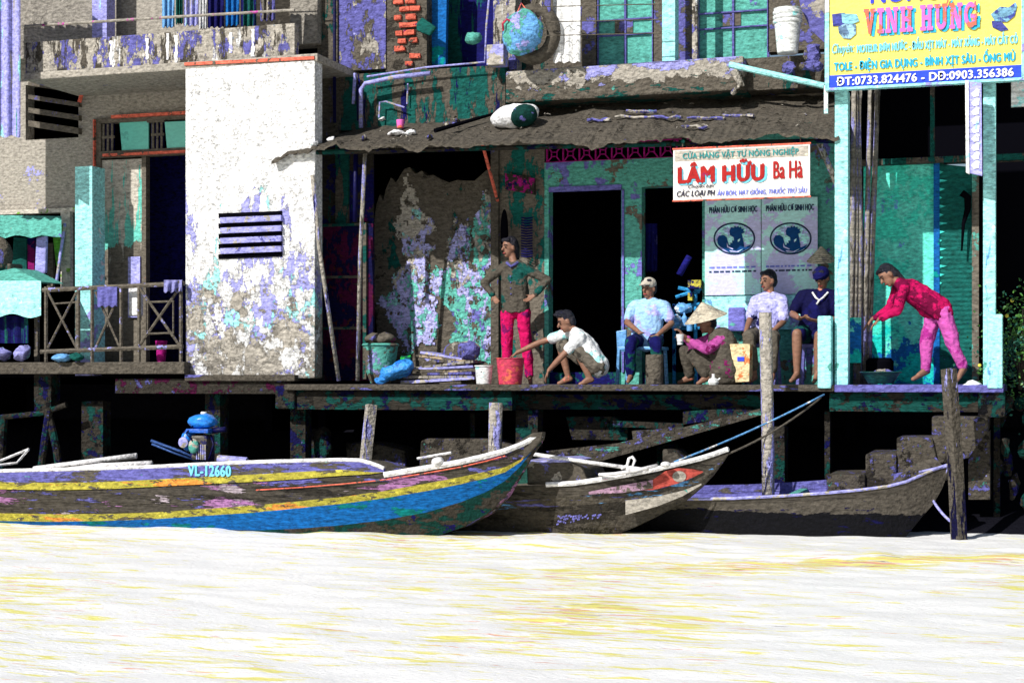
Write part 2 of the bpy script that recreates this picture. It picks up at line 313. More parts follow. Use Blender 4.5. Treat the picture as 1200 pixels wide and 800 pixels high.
# ================================================================== SETTING: water and added shade bank
def build_water():
    rows = []; ys = []; y = 3.0
    while y < 24: ys.append(y); y += .045 if y > 13 else .07 if y > 7 else .1
    xs = [-16 + i * .085 for i in range(270)]
    def h(x, y):
        v = .016 * mnoise.noise(Vector((x * .9, y * 1.7, 3.1))) + .012 * mnoise.noise(Vector((x * 2.3, y * 5, 9.1))) + .008 * mnoise.noise(Vector((x * 6, y * 13, 1.1)))
        if 14.2 < y < 15.6: v += (.02 + .11 * max(0, mnoise.noise(Vector((x * .8, 4.2, 7.7)))) + .04 * max(0, mnoise.noise(Vector((x * 3.1, 1.2, 7.7))))) * math.sin((y - 14.2) / 1.4 * math.pi)
        return v
    for y in ys: rows.append([(x, y, h(x, y)) for x in xs])
    mb = MB().grid(rows)
    m = bpy.data.materials.new("river_water"); m.use_nodes = True; nt = m.node_tree; N = nt.nodes; L = nt.links; bs = N["Principled BSDF"]
    tc = N.new("ShaderNodeTexCoord")
    def nz(sc, st, det=6, loc=0):
        mp = N.new("ShaderNodeMapping"); mp.inputs["Scale"].default_value = st; mp.inputs["Location"].default_value = (loc, loc, 0); L.new(tc.outputs["Object"], mp.inputs[0])
        n = N.new("ShaderNodeTexNoise"); n.inputs["Scale"].default_value = sc; n.inputs["Detail"].default_value = det; n.inputs["Roughness"].default_value = .6; L.new(mp.outputs[0], n.inputs[0]); return n.outputs[0]
    big = nz(.22, (1, .8, 1), 2, 4.4)
    # a slanted line along which the coloured streaks gather
    xa, xb = pt(840, 665, 13.5).x, pt(1200, 655, 15.0).x; sl = 1.5 / (xb - xa)
    sp = N.new("ShaderNodeSeparateXYZ"); L.new(tc.outputs["Object"], sp.inputs[0])
    l1 = N.new("ShaderNodeMath"); l1.operation = 'MULTIPLY_ADD'; L.new(sp.outputs[0], l1.inputs[0]); l1.inputs[1].default_value = -sl; L.new(sp.outputs[1], l1.inputs[2])
    l2 = N.new("ShaderNodeMath"); l2.operation = 'SUBTRACT'; L.new(l1.outputs[0], l2.inputs[0]); l2.inputs[1].default_value = 13.5 - sl * xa
    l3 = N.new("ShaderNodeMath"); l3.operation = 'ABSOLUTE'; L.new(l2.outputs[0], l3.inputs[0])
    l4 = N.new("ShaderNodeMapRange"); L.new(l3.outputs[0], l4.inputs[0]); l4.inputs[1].default_value = 0; l4.inputs[2].default_value = .9; l4.inputs[3].default_value = .26; l4.inputs[4].default_value = 0
    l5 = N.new("ShaderNodeMapRange"); L.new(sp.outputs[0], l5.inputs[0]); l5.inputs[1].default_value = xa - 2.0; l5.inputs[2].default_value = xa + 1; l5.inputs[3].default_value = 0; l5.inputs[4].default_value = 1
    l6 = N.new("ShaderNodeMath"); l6.operation = 'MULTIPLY'; L.new(l4.outputs[0], l6.inputs[0]); L.new(l5.outputs[0], l6.inputs[1])
    l7 = N.new("ShaderNodeMath"); l7.operation = 'ADD'; L.new(big, l7.inputs[0]); L.new(l6.outputs[0], l7.inputs[1]); big = l7.outputs[0]
    def band(scale, st, th, loc):
        n = nz(scale, st, 7, loc); a = N.new("ShaderNodeMath"); a.operation = 'MULTIPLY_ADD'; L.new(big, a.inputs[0]); a.inputs[1].default_value = .55; L.new(n, a.inputs[2])
        r = N.new("ShaderNodeMapRange"); r.inputs[1].default_value = th; r.inputs[2].default_value = th + .014; L.new(a.outputs[0], r.inputs[0]); return r.outputs[0]
    cur = None
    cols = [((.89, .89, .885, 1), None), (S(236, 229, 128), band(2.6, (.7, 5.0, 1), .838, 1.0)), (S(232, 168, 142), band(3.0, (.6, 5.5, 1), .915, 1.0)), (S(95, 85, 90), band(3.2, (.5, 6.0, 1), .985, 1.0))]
    c0 = N.new("ShaderNodeRGB"); c0.outputs[0].default_value = cols[0][0]; cur = c0.outputs[0]  # white base puts the glare on brown water into the colour
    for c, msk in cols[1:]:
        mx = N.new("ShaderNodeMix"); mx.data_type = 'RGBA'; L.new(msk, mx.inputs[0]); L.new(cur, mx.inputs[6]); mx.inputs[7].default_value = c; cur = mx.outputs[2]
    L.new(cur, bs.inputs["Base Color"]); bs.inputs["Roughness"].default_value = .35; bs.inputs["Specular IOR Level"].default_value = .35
    b = N.new("ShaderNodeBump"); b.inputs["Strength"].default_value = .45; b.inputs["Distance"].default_value = .03
    fine = nz(16, (1, 2.6, 1), 6, 2.2); L.new(fine, b.inputs["Height"]); L.new(b.outputs[0], bs.inputs["Normal"])
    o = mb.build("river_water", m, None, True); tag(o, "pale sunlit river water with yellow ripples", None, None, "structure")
build_water()
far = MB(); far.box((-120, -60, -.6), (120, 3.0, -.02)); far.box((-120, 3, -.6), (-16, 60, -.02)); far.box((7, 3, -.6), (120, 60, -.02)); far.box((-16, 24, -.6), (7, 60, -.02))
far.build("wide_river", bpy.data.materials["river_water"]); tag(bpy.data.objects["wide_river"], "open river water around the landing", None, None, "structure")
# sloping bank added so the space under the houses reads as black shade
rows = []
for i in range(60):
    t = i / 59; x = -16 + t * 26
    y0 = 17.35 - max(0, (x - 0.6)) * .62 + .12 * mnoise.noise(Vector((x * 1.3, 0, 0)))
    y0 = max(y0, 16.2)
    rows.append([(x, y0 + d, z + .06 * mnoise.noise(Vector((x * 2, d * 2, 5)))) for d, z in ((-.25, -.25), (0, .02), (.5, .14), (1.2, .22), (2.0, .5), (3.0, .95), (4.5, 1.2), (9, 1.3))])
o = MB().grid(rows).build("shade_bank", m_shadow_fill, None, True); tag(o, "near-black bank added for the shade under the stilt houses", None, None, "structure")

# ================================================================== LEFT HOUSE
LH = root("left_house", pt(150, 440, 18.8), "stained grey plaster house at left with parapet balcony and a bright white wall block", "house")
R1 = 150
YL = 18.8
mb = MB()
zf = wz(150, 436, YL)
mb.rect(-260, 80, -30, 245, YL, .2, R1); mb.rect(-30, 158, 110, 245, YL, .2, R1); mb.rect(-30, 92, 30, 158, YL, .2, R1); mb.rect(92, 92, 110, 158, YL, .2, R1); mb.rect(-30, -10, 218, 92, YL, .2, R1)
mb.rect(110, 92, 218, 137, YL, .2, R1); mb.rect(88, 245, 110, 440, YL, .2, R1); mb.rect(-260, 245, -40, 440, YL, .2, R1)
mb.rect(218, -200, 262, 440, YL, .2, R1)
mb.build("wall", m_greywall, LH)
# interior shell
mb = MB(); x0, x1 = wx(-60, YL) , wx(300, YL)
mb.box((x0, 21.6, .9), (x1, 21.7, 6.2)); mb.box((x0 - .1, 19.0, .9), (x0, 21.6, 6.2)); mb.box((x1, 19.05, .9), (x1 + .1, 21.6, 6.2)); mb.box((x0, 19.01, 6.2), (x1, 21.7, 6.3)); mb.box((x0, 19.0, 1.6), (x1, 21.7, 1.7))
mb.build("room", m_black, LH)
# upper floor wall & its opening
mb = MB(); YU = 18.5
mb.rect(-200, -220, 32, 60, YU, .2, R1); mb.rect(32, -220, 108, 60, YU - .02, .2, R1)
MB().rect(340, -220, 372, 66, YU, .3, R1).build('end_pier', m_upwall, LH)
mb.build("upper_wall", m_upwall, LH)
MB().rect(108, -200, 125, 42, YU - .12, .2, R1).build("pilaster", m_lavsheet, LH)
MB().rect(125, -200, 340, 60, YU + .5, .1, R1).build("dark_recess", mat("dull_recess", k(DGREY,.9), [(VDG,.55,2)], bump=.2), LH)
# balcony slab + parapet
YB = 17.55
sl = MB().rect(28, 74, 372, 83, YB, 1.25, 200).build("balcony_slab", mat("slab_edge", k(GREY,1.0), [(k(LAV2,1), .66, 6), (WHITE, .70, 5)], bump=.4), LH, bev=.01)
mb = MB().rect(30, 38, 345, 74, YB + .03, .12, 200); mb.jit(.004, 8)
par = mb.build("parapet", m_balus, LH)
for q in (130, 172, 196, 206, 270, 296):
    b_ = random.Random(q); n_ = 9; ys_ = [39 + (q % 7) + (24 + (q % 9)) * i / n_ for i in range(n_ + 1)]; o_ = -(q - 200) * .069
    MB().poly([(q - 1.5 + b_.uniform(-1, 1), y + o_) for y in ys_] + [(q + 2 + b_.uniform(-1.2, 1.2) * (1 - k_ / n_), y + o_) for k_, y in enumerate(ys_[::-1])], YB + .022, .02).build("drip_streak", m_white, par)
hr = MB().tube([pt(30, 31, YB + .1), pt(180, 21.5, YB + .1), pt(345, 12, YB + .1)], .018).build("handrail", mat("rail_pinkish", k(GREY,.9), [(k(PINK,.8), .6, 8)]), LH)
# white block
mb = MB().rect(217, 74, 369, 443, 17.55, .22, 293)
wb = mb.build("white_wall", m_whitewall, LH, bev=.015)
vg = MB(); 
for i in range(4):
    y = 252 + i * 12.0
    vg.poly([(258, y + 3), (329, y), (329, y + 6.5), (258, y + 9.5)], 17.49, .09)
vg.build("vent_slat", mat("vent_lav", LAV, [(k(GREY,1.1),.55,6), (LAV2,.62,8)]), wb)
vg = MB()
for i in range(5):
    y = 248 + i * 12.0
    vg.poly([(256, y + 2), (330, y - 1), (330, y + 4.5), (256, y + 7.5)], 17.535, .05)
vg.build("vent_gap", m_black, wb)
MB().poly([(216, 73.5), (368, 66), (368, 69.5), (216, 77)], 17.53, .1).build("orange_trim", m_salmon, wb)
# column
MB().rect(88, 195, 108, 436, 18.2, .3, 98).build("column", m_column, LH)
MB().rect(108.8, 140, 110, 436, 18.7, .1, 110).build("door_jamb", m_salmon, LH)
# door: transom, leaf, opening
df = MB()
df.rect(110, 137, 218, 143, 18.75, .1, R1); df.rect(110, 176, 218, 184, 18.75, .1, R1); df.rect(110, 143, 118, 176, 18.75, .1, R1); df.rect(172, 143, 192, 145, 18.75, .1, R1)
df.rect(110, 184, 118, 436, 18.75, .1, R1); df.rect(166, 184, 171, 436, 18.75, .1, R1)
dfo = df.build("door_frame", m_frame, LH)
MB().rect(120, 179, 218, 182, 18.70, .06, R1).build("salmon_bar", m_salmon, dfo)
MB().rect(130, 134, 218, 137.5, 18.70, .06, R1).build("salmon_bar", m_salmon, dfo)
for a, b in ((140, 174), (193, 218)):
    MB().poly([(a, 143), (b, 142), (b, 176), (a + 3, 178)], 18.78, .02).build("pane", m_glass, dfo)
for a in (120, 178):
    g = MB()
    for i in range(3): g.rect(a + i * 5, 144, a + i * 5 + 2.2, 176, 18.77, .02, R1)
    g.rect(a - 1, 158, a + 14, 161, 18.765, .02, R1); g.build("grille", m_frame, dfo)
    MB().rect(a - 1, 143, a + 14, 177, 18.8, .02, R1).build("pane", m_darkglass, dfo)
dl = MB().poly([(118, 188), (166, 186), (166, 430), (118, 433)], 18.78, .05).build("door_leaf", m_doorpaint, LH)
MB().rect(150, 301, 164, 372, 18.74, .03, R1).build("paper_notice", mat("lav_paper", LAV, [(k(LAV,1.2), .5, 4)]), dl)
MB().rect(171, 184, 218, 436, 19.6, .05, R1).build("navy_curtain", mat("navy_curtain", k(NAVY, 1.1), [(k(NAVY,.4), .58, 1.5, None, (1.2,-.2))], bump=.1, grain=.5), LH)  # navy sheet puts the open doorway's shade into a colour
# louvre window top-left
lv = MB()
for i in range(4):
    y = 96 + i * 15
    lv.poly([(33, y), (92, y + 9), (92, y + 13 + i), (33, y + 4 + i)], 18.72, .08)
lv.build("louvre", mat("louvre_dark", k(DGREY,1.1), [(k(LAV2,1), .62, 7)]), LH)
# window opening at left with green frame
wf = MB(); wf.rect(-40, 245, 88, 250, 18.7, .12, 40); wf.rect(71, 248, 82, 337, 18.68, .08, 76); wf.build("window_frame", mat("cream_frame", k(GREY,1.5), [(S(120,170,60), .6, 5)]), LH)
aw = [[pt(x, 252 + 0.02 * x, 18.5 - 0) for x in range(-60, 76, 6)], [pt(x, 277 + 1.2 * math.sin(x * .21) + 2 * mnoise.noise(Vector((x * .1, 0, 0))), 18.15) for x in range(-60, 76, 6)]]
MB().grid(aw).build("window_awning", m_teal, LH)
MB().tube([pt(76, 262, 18.5), pt(66, 332, 18.3)], .02).build("window_stay", m_pipe, LH)
MB().poly([(62, 278), (74, 262), (72, 300), (66, 312)], 18.6, .03).build("green_panel", mat("lime", S(110,190,70)), LH)
MB().rect(55, 282, 62, 335, 18.75, .05, R1).build("window_stile", m_frame, LH)
# floor slab and left deck
fl = MB().rect(-260, 424, 216, 438, 17.4, 4.0, 150); fl.build("floor_slab", mat("floor_edge", k(DGREY,.85), [(k(LAV2,.8), .68, 8)], bump=.5), LH, bev=.01)
MB().rect(135, 443.5, 341, 461, 17.5, 1.8, 240).build("rusty_beam", m_rust, LH)
MB().rect(216.5, 439, 345, 446, 17.45, 1.8, 240).build("sill_beam", m_plank, LH)
# orange and yellow curved tubes across the wall
cp = MB().tube([pt(93, 120, 18.72), pt(97, 107, 18.72), pt(110, 99, 18.72), pt(130, 96, 18.72), pt(217, 91, 18.72)], .026).build("wall_tube", mat("orange_pipe", k(SALM,1.2), bump=.1), LH)
MB().tube([pt(100, 110, 18.74), pt(112, 103, 18.74), pt(130, 100, 18.74), pt(217, 95, 18.74)], .02).build("wall_tube", mat("yellow_pipe", k(OCH,1.4), bump=.1), LH)
MB().tube([pt(112, 88, 18.73), pt(150, 90, 18.73), pt(170, 86, 18.73), pt(178, 85, 18.73)], .014).build("conduit", mat("conduit_pink", k(S(190,140,190),1)), LH)
# dark body behind (side and roof)
MB().box((wx(-260, 18.8), 19.05, wz(150, -210, 18.8)), (wx(262, 18.8), 23, wz(150, -200, 18.8))).build("roof", m_strip, LH)
MB().box((wx(-262, 18.8), 19.02, 0.8), (wx(-260, 18.8), 23, wz(150, -200, 18.8))).build("side_wall", m_greywall, LH)
lp = []
for x0, x1, y0, Yp in ((95, 120, 470, 17.9), (240, 258, 461, 17.75), (40, 60, 438, 17.6)):
    MB().rect(x0, y0, x1, 640 if x0 != 40 else 480, Yp, .2).jit(.015, 6).build("stilt", m_pile, LH)
MB().tube([pt(58, 478, 17.6), pt(52, 520, 17.5), pt(45, 570, 17.5)], [.05,.05,.04]).tube([pt(58, 490, 17.6), pt(66, 525, 17.5), pt(72, 575, 17.5)], [.05,.05,.04]).tube([pt(-10, 490, 17.6), pt(50, 484, 17.6), pt(78, 474, 17.6)], .035).tube([pt(5,488,17.6), pt(0,570,17.6)], .05).build("trestle", m_pile, LH)

# hanging sheet top-left
rows = []
for py in (-80, 0, 60, 120, 160):
    rows.append([pt(-80 + i * 2.6, py + 1.5 * math.sin(i), 17.3 + .035 * math.sin(i * 1.25)) for i in range(41)])
solo(MB().grid(rows), "corrugated_sheet", m_lavsheet, "lavender corrugated sheet hanging at the far left edge above the window", "sheet", smooth=True)

# clothes on the left balcony
def cloth_item(name, x0, y0, x1, y1, Y, m, label, cat="garment", group=None, wavy=.03, n=10, taper=0):
    rows = []
    for j in range(9):
        t = j / 8; rows.append([pt(x0 + (x1 - x0) * (i / n) + taper * t * (i / n - .5) * 2, y0 + (y1 - y0) * t + 1.5 * math.sin(i * 1.9) * t, Y + wavy * math.sin(i * 1.7 + t * 2) * (.4 + t)) for i in range(n + 1)])
    mb = MB().grid(rows); back = [[p + Vector((0, .012, 0)) for p in r][::-1] for r in rows]; mb.grid(back)
    return solo(mb, name, m, label, cat, group, smooth=True)
for (a, b, y1, m, lab) in ((190, 204, 32, m_bluep, "sky blue towel hanging leftmost on the balcony line"), (206, 214, 28, m_greencloth, "narrow dark green garment beside the sky blue towel"), (215, 232, 30, m_lavsheet, "lavender and teal striped garment on the balcony line"), (233, 242, 34, m_white, "pale shirt hanging left of the two dark navy garments"), (243, 262, 32, m_navy, "dark navy garment under the handrail's middle"), (264, 280, 30, m_bluecloth, "blue garment hanging between two navy ones"), (282, 300, 31, mat("teal_navy_cloth", NAVY, [(DTEAL, .5, 3, (3,1,.3))]), "navy garment with dark teal stripes near the parapet's right end"), (305, 322, 24, m_mott, "patterned grey and lavender cloth rightmost on the balcony line")):
    cloth_item("hanging_garment", a, -45, b, y1, 17.85, m, lab, group="clothes drying on the left balcony")
solo(MB().tube([pt(185, -44, 17.85), pt(330, -50, 17.85)], .008), "clothes_line", m_drope, "thin line strung above the left balcony parapet", "clothes line")

# railing
RL = root("balcony_railing", pt(130, 430, 17.5), "weathered grey railing with crossed braces outside the left house door", "railing")
yR = 17.5
def bar(x0, y0, x1, y1, r, name="brace", par=RL, m=m_rail, Y=yR): return MB().tube([pt(x0, y0, Y), pt(x1, y1, Y)], r, 6).build(name, m, par)
bar(50, 340, 216, 332, .03, "top_rail"); bar(48, 412, 214, 406, .03, "bottom_rail")
for x in (54, 92, 108, 142, 163, 212): bar(x, 336, x, 424, .025, "post")
for a, b in ((56, 90), (112, 141)):
    bar(a, 342, b, 408, .016); bar(b, 342, a, 408, .016)
bar(164, 338, 210, 404, .018); bar(210, 338, 164, 404, .018); bar(172, 354, 204, 353, .014); bar(172, 391, 204, 390, .014); bar(173, 353, 173, 391, .012); bar(203, 353, 203, 391, .012)
bar(62, 356, 90, 354, .012); bar(90, 352, 90, 412, .02)
cloth_item("draped_cloth", 114, 336, 137, 359, 17.46, mat("periwinkle_cloth", k(LAV2,1.0), bump=.2), "small periwinkle cloth draped over the railing in front of the door", "cloth", wavy=.015)
cloth_item("draped_cloth", 192, 328, 213, 342, 17.44, mat("lav_rag", k(LAV,.7), [(DGREY,.6,6)]), "crumpled lavender rag on the railing beside the white wall", "cloth", wavy=.04)
solo(MB().rect(150, 335, 161, 370, 17.62, .15), "plastic_jug", m_white, "pale upright jug standing on the rail shelf right of the periwinkle cloth", "jug", bev=.02)
mb = MB(); c = pt(189, 426, 17.7); mb.lathe(c, [(0.001,0),(.05,0),(.07,.26),(.075,.28),(.06,.285)], 14)
solo(mb, "flower_pot", m_lattice, "magenta pot behind the right crossed panel of the railing", "pot", smooth=True)
# goods in the left window
solo(MB().poly([(42, 278), (54, 276), (53, 320), (40, 322)], 18.3, .06), "hanging_garment", mat("lav_shirt", LAV, [(S(200,70,90), .76, 6)]), "pale lavender shirt hanging in the left window", "garment", bev=.02)
solo(MB().poly([(16, 278), (31, 279), (31, 316), (14, 312)], 18.5, .05), "hanging_garment", m_greencloth, "dark green garment hanging in the left window", "garment")
solo(MB().poly([(31.5, 279), (40, 279), (40, 318), (31.5, 316)], 18.52, .05), "hanging_garment", mat("magenta_cloth", k(MAG,.8), [(NAVY,.5,3)]), "magenta and navy garment between the green one and the lavender shirt", "garment")
mb = MB(); mb.ell(pt(0, 300, 18.0), (.16, .14, .24)); mb.rect(-25, 308, 12, 338, 17.95, .3); mb.jit(.02, 5)
solo(mb, "sack", m_strip, "dark grey bulging sack behind the white cloth stall at the left edge", "sack", smooth=False, bev=.02)
st = root("cloth_stall", pt(5, 424, 17.7), "stall draped in white and cyan cloth with a peaked teal top at the left edge", "stall")
MB().prism([pt(-60, 330, 17.5), pt(48, 330, 17.5), pt(17, 314, 17.75)], Vector((0,.5,0))).build("peaked_top", mat("stall_teal", k(TEAL,1.0), bump=.2), st)
rows = []
for j in range(7):
    t = j / 6; rows.append([pt(-60 + i * 5.4, 329 + 41 * t + 2.5 * math.sin(i * .8) * t, 17.47 - .03 * t + .02 * math.sin(i * 1.3) * t) for i in range(21)])
MB().grid(rows).build("cloth_front", mat("cyan_white_cloth", k(CYAN,1.0), [(LAV, .55, 1.4, None, (.42,-.9)), (WHITE, .6, 3)], bump=.2), st, smooth=True)
rows = [[pt(-60 + i * 3, py, 17.62 + .025 * math.sin(i * 1.6)) for i in range(32)] for py in (370, 402)]
MB().grid(rows).build("skirt", mat("navy_teal_stripes", NAVY, [(k(DTEAL,1), .56, 5, (3,1,.2))]), st, smooth=True)
for px in (-30, 40): MB().rect(px, 340, px + 4, 424, 17.7, .05).build("leg", m_rail, st)
for i, (x0, x1, y0) in enumerate(((-12, 12, 402), (16, 36, 404))):
    mb = MB().ell(pt((x0+x1)/2, 414, 17.5), ((x1-x0)/190, .12, .10)); mb.jit(.07, 4)
    solo(mb, "plastic_bag", mat("lav_bag", k(LAV,.8), [(CYAN,.6,6)]), ("leftmost lavender bag under the cloth stall" if i == 0 else "smaller lavender bag beside the railing foot"), "bag", smooth=True)
mb = MB().ell(pt(72, 419, 17.38), (.13, .1, .05)); mb.jit(.02, 9); solo(mb, "plastic_sheet", m_bluep, "crumpled blue plastic lying on the edge under the railing", "plastic sheet", smooth=True)
mb = MB().ell(pt(90, 418, 17.38), (.09, .08, .05)); mb.jit(.02, 9); solo(mb, "plastic_sheet", m_greencloth, "crumpled dark green plastic lying beside the blue plastic", "plastic sheet", smooth=True)

# ================================================================== SHOP HOUSE (centre)
SH = root("shop_house", pt(700, 453, 18.9), "two storey shop house with teal walls, dark doorways and a balcony over an awning", "house")
YS = 18.9; R2 = 730
w = MB(); w.rect(582, 165, 638, 456, YS, .18, R2); w.build("green_pier", m_shopgreen, SH)
w = MB(); w.rect(638, 187, 823, 220, YS, .18, R2); w.rect(728, 220, 752, 456, YS, .18, R2); w.rect(638, 220, 643, 456, YS, .18, R2); w.rect(823, 187, 990, 456, YS, .18, R2); w.rect(850, 165, 990, 187, YS, .18, R2)
w.build("teal_wall", m_shopteal, SH)
w = MB(); w.rect(375, 96, 990, 165, YS, .18, R2); w.build("lintel_wall", mat("grey_lintel", k(DGREY,1.5), [(DTEAL,.62,2)], bump=.3), SH)
MB().rect(643, 436, 728, 456, YS + .04, .3, R2).build("door_step", mat("door_sill_navy", k(NAVY,1.2), [(DTEAL,.5,4)]), SH)
MB().rect(752, 436, 823, 456, YS + .04, .3, R2).build("door_step", MATS["door_sill_navy"], SH)
fr = MB(); fr.rect(643, 216, 728, 222, YS - .03, .04, R2); fr.rect(728.5, 222, 731, 436, YS - .025, .04, R2); fr.build("door_trim", mat("trim_lav", k(LAV2,1.4)), SH)
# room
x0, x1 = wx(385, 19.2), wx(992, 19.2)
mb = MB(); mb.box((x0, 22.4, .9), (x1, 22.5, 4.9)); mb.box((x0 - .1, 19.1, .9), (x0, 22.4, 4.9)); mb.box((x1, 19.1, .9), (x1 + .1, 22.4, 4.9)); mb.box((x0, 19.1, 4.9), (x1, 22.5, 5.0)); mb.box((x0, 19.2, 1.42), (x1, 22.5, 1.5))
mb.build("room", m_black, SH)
# peeled wall with ragged top
top = [(437, 300), (438, 262), (441, 240), (445, 228), (449, 236), (452, 222), (458, 208), (464, 214), (470, 204), (474, 198), (480, 196), (487, 204), (494, 200), (500, 206), (508, 205), (516, 210), (526, 214), (536, 211), (548, 212), (556, 212), (565, 204), (574, 196), (583, 190)]
bot = [(583, 456), (446, 456), (444, 420), (441, 380), (437, 340)]
m_peelbase = mat("bare_wall", k(DGREY, 1.05), [(k(DTEAL,1), .62, 2.4, (1.5,1,.6)), (VDG, .60, 3.5), (S(110,140,60), .74, 5)], bump=.9)
PW = MB().poly(top + bot, YS + .02, .15).build("peeled_wall", m_peelbase, SH)
m_pA = mat("plaster_remains", k(LAV,1.35), [(k(TEAL,1.4), .56, 4.2, (1.2,1,.8), (1.5,-.04)), (k(GREY,1.3), .50, 5, (1.2,1,.8), (1.75,.22)), (k(CYAN,.95), .60, 6), (k(DGREY,1.1), .585, 7), (S(120,170,70), .74, 8)], bump=.8)
m_pB = mat("plaster_remains_teal", k(TEAL,1.25), [(k(LAV2,1.4), .55, 4.0), (k(LAV,1.35), .52, 4.0, (1.3,1,.7)), (k(GREY,1.2), .56, 5.6, (1.2,1,.8), (1.5,.12)), (k(DGREY,1.1), .575, 7)], bump=.8)
def ragged(pl, amp, step=3.0):
    out = []
    for i in range(len(pl)):
        a = Vector(pl[i]); b = Vector(pl[(i + 1) % len(pl)]); n = max(1, int((b - a).length / step))
        for j in range(n):
            p = a.lerp(b, j / n); q = mnoise.noise_vector(Vector((p.x * .21, p.y * .21, 3))) + mnoise.noise_vector(Vector((p.x * .6, p.y * .6, 8))) * .6; out.append((p.x + q.x * amp, p.y + q.y * amp))
    return out
def inside(x, y, pl):
    c = False; j = len(pl) - 1
    for i in range(len(pl)):
        xi, yi = pl[i]; xj, yj = pl[j]
        if (yi > y) != (yj > y) and x < (xj - xi) * (y - yi) / (yj - yi) + xi: c = not c
        j = i
    return c
def flake(pl, Y, t, st=1.5):
    """a remaining layer of plaster with a crumbled edge and holes, as small cells of real thickness"""
    x0 = min(p[0] for p in pl) - 8; x1 = max(p[0] for p in pl) + 8; y0 = min(p[1] for p in pl) - 8; y1 = max(p[1] for p in pl) + 8
    nx = int((x1 - x0) / st); ny = int((y1 - y0) / st); cell = set()
    for i in range(nx):
        for j in range(ny):
            x = x0 + i * st; y = y0 + j * st
            q = mnoise.noise_vector(Vector((x * .07, y * .07, 3))) * 7 + mnoise.noise_vector(Vector((x * .2, y * .2, 8))) * 4 + mnoise.noise_vector(Vector((x * .6, y * .6, 1))) * 2
            if inside(x + q.x, y + q.y, pl) and mnoise.noise(Vector((x * .13, y * .09, 20))) + .5 * mnoise.noise(Vector((x * .5, y * .4, 2))) > -.46: cell.add((i, j))
    mb = MB()
    def P(i, j, d=0): 
        w = mnoise.noise_vector(Vector((i * 1.7, j * 1.3, 6))) * .6
        p = pt(x0 + i * st + w.x, y0 + j * st + w.y, Y); p.y += d + .008 * mnoise.noise(Vector((i * .3, j * .3, 1))); return p
    for (i, j) in cell:
        mb.add([P(i, j), P(i, j+1), P(i+1, j+1), P(i+1, j)], [(0, 1, 2, 3)])
        for (di, dj, a, b) in ((-1,0,(0,0),(0,1)), (1,0,(1,1),(1,0)), (0,-1,(1,0),(0,0)), (0,1,(0,1),(1,1))):
            if (i + di, j + dj) not in cell: mb.add([P(i+a[0], j+a[1]), P(i+a[0], j+a[1], t), P(i+b[0], j+b[1], t), P(i+b[0], j+b[1])], [(0, 1, 2, 3)])
    return mb
def zz_(pl): return [(370 + a / 2.757, 160 + b / 2.757) for a, b in pl]
for pl, mm, yo in (([(290,120),(310,170),(335,230),(375,270),(382,300),(352,310),(350,340),(385,350),(352,375),(345,500),(385,520),(390,600),(380,665),(340,660),(300,705),(270,650),(240,600),(225,560),(205,540),(210,510),(250,500),(245,470),(262,440),(290,400),(270,330),(252,290),(270,250),(275,180)], m_pA, 0), ([(535,165),(550,200),(575,200),(582,380),(548,440),(582,500),(582,730),(500,735),(430,700),(425,640),(450,600),(420,560),(400,520),(350,480),(360,420),(405,440),(430,420),(430,330),(450,260),(490,270),(500,310),(485,400),(505,430),(515,270),(530,220)], m_pB, .004)):
    flake(zz_(pl), YS + .004 + yo, .03).build("plaster_patch", mm, PW)
MB().rect(575, 168, 584, 454, YS - .05, .1, 580).build("corner_post", m_strip, SH)
# lattice vent
la = MB(); Yl = YS + .03
for i in range(12):
    x = 640 + i * 19
    la.rect(x, 166, x + 1.6, 187, Yl, .03, R2)
    if i < 11:
        for (dx, dy) in ((3, 3), (3, -3), (-3, 3), (-3, -3)):
            pass
        cx, cy = x + 9.5, 176.5 + (R2 - x) * .05
        for s in (-1, 1):
            la.tube([pt(cx + s * 8.5, cy - 10, Yl), pt(cx + s * 3.2, cy - 3.2, Yl), pt(cx + s * 3.2, cy + 3.2, Yl), pt(cx + s * 8.5, cy + 10, Yl)], .009, 5)
            la.tube([pt(cx - 8.5, cy + s * 10, Yl + .01), pt(cx - 2.5, cy + s * 2.5, Yl + .01), pt(cx + 2.5, cy + s * 2.5, Yl + .01), pt(cx + 8.5, cy + s * 10, Yl + .01)], .009, 5)
la.rect(638, 165, 850, 166.5, Yl, .03, R2); la.rect(638, 186, 850, 188, Yl - .02, .05, R2)
la.build("lattice_vent", m_lattice, SH)
# upper storey
U = MB(); U.rect(372, -220, 397, 165, 18.62, .3, R2 - 330); U.build("rendered_pier", m_strip, SH)
MB().rect(397, -220, 452, 82, 18.6, .3, 425).build("patched_pier", m_mott, SH)
MB().rect(452, -220, 500, 84, 18.62, .3, 480).build("broken_pier", m_mortar, SH)
rnd = random.Random(3)
for r in range(11):
    y = -20 + r * 9.2
    for c in range(2):
        x = 461 + c * 13 + (r % 2) * 5 + rnd.uniform(-2, 2)
        if y < 82 and rnd.random() < .88: MB().rect(x, y, x + rnd.uniform(8, 13), y + 5.6, 18.58, .06, 480).jit(.012, 9).build('brick', m_brick, SH, bev=.006)
MB().rect(397, 82, 592, 148, 18.6, .28, 495).build("mossy_parapet", m_greenwall, SH)
MB().rect(500, -220, 590, 82, 19.3, .1, 545).build("balcony_door", mat("navy_teal_door", k(NAVY,1.3), [(k(DTEAL,1.2), .52, 1.4, (2.5,1,.2))], bump=.2), SH)
MB().poly([(500, -40), (524, -40), (522, 76), (508, 80), (500, 60), (504, 40), (498, 20)], 18.8, .08).build("blue_shutter", m_bluecloth, SH)
MB().rect(578, -220, 604, 82, 18.7, .25, 590).build("plaster_pier", m_balus, SH)
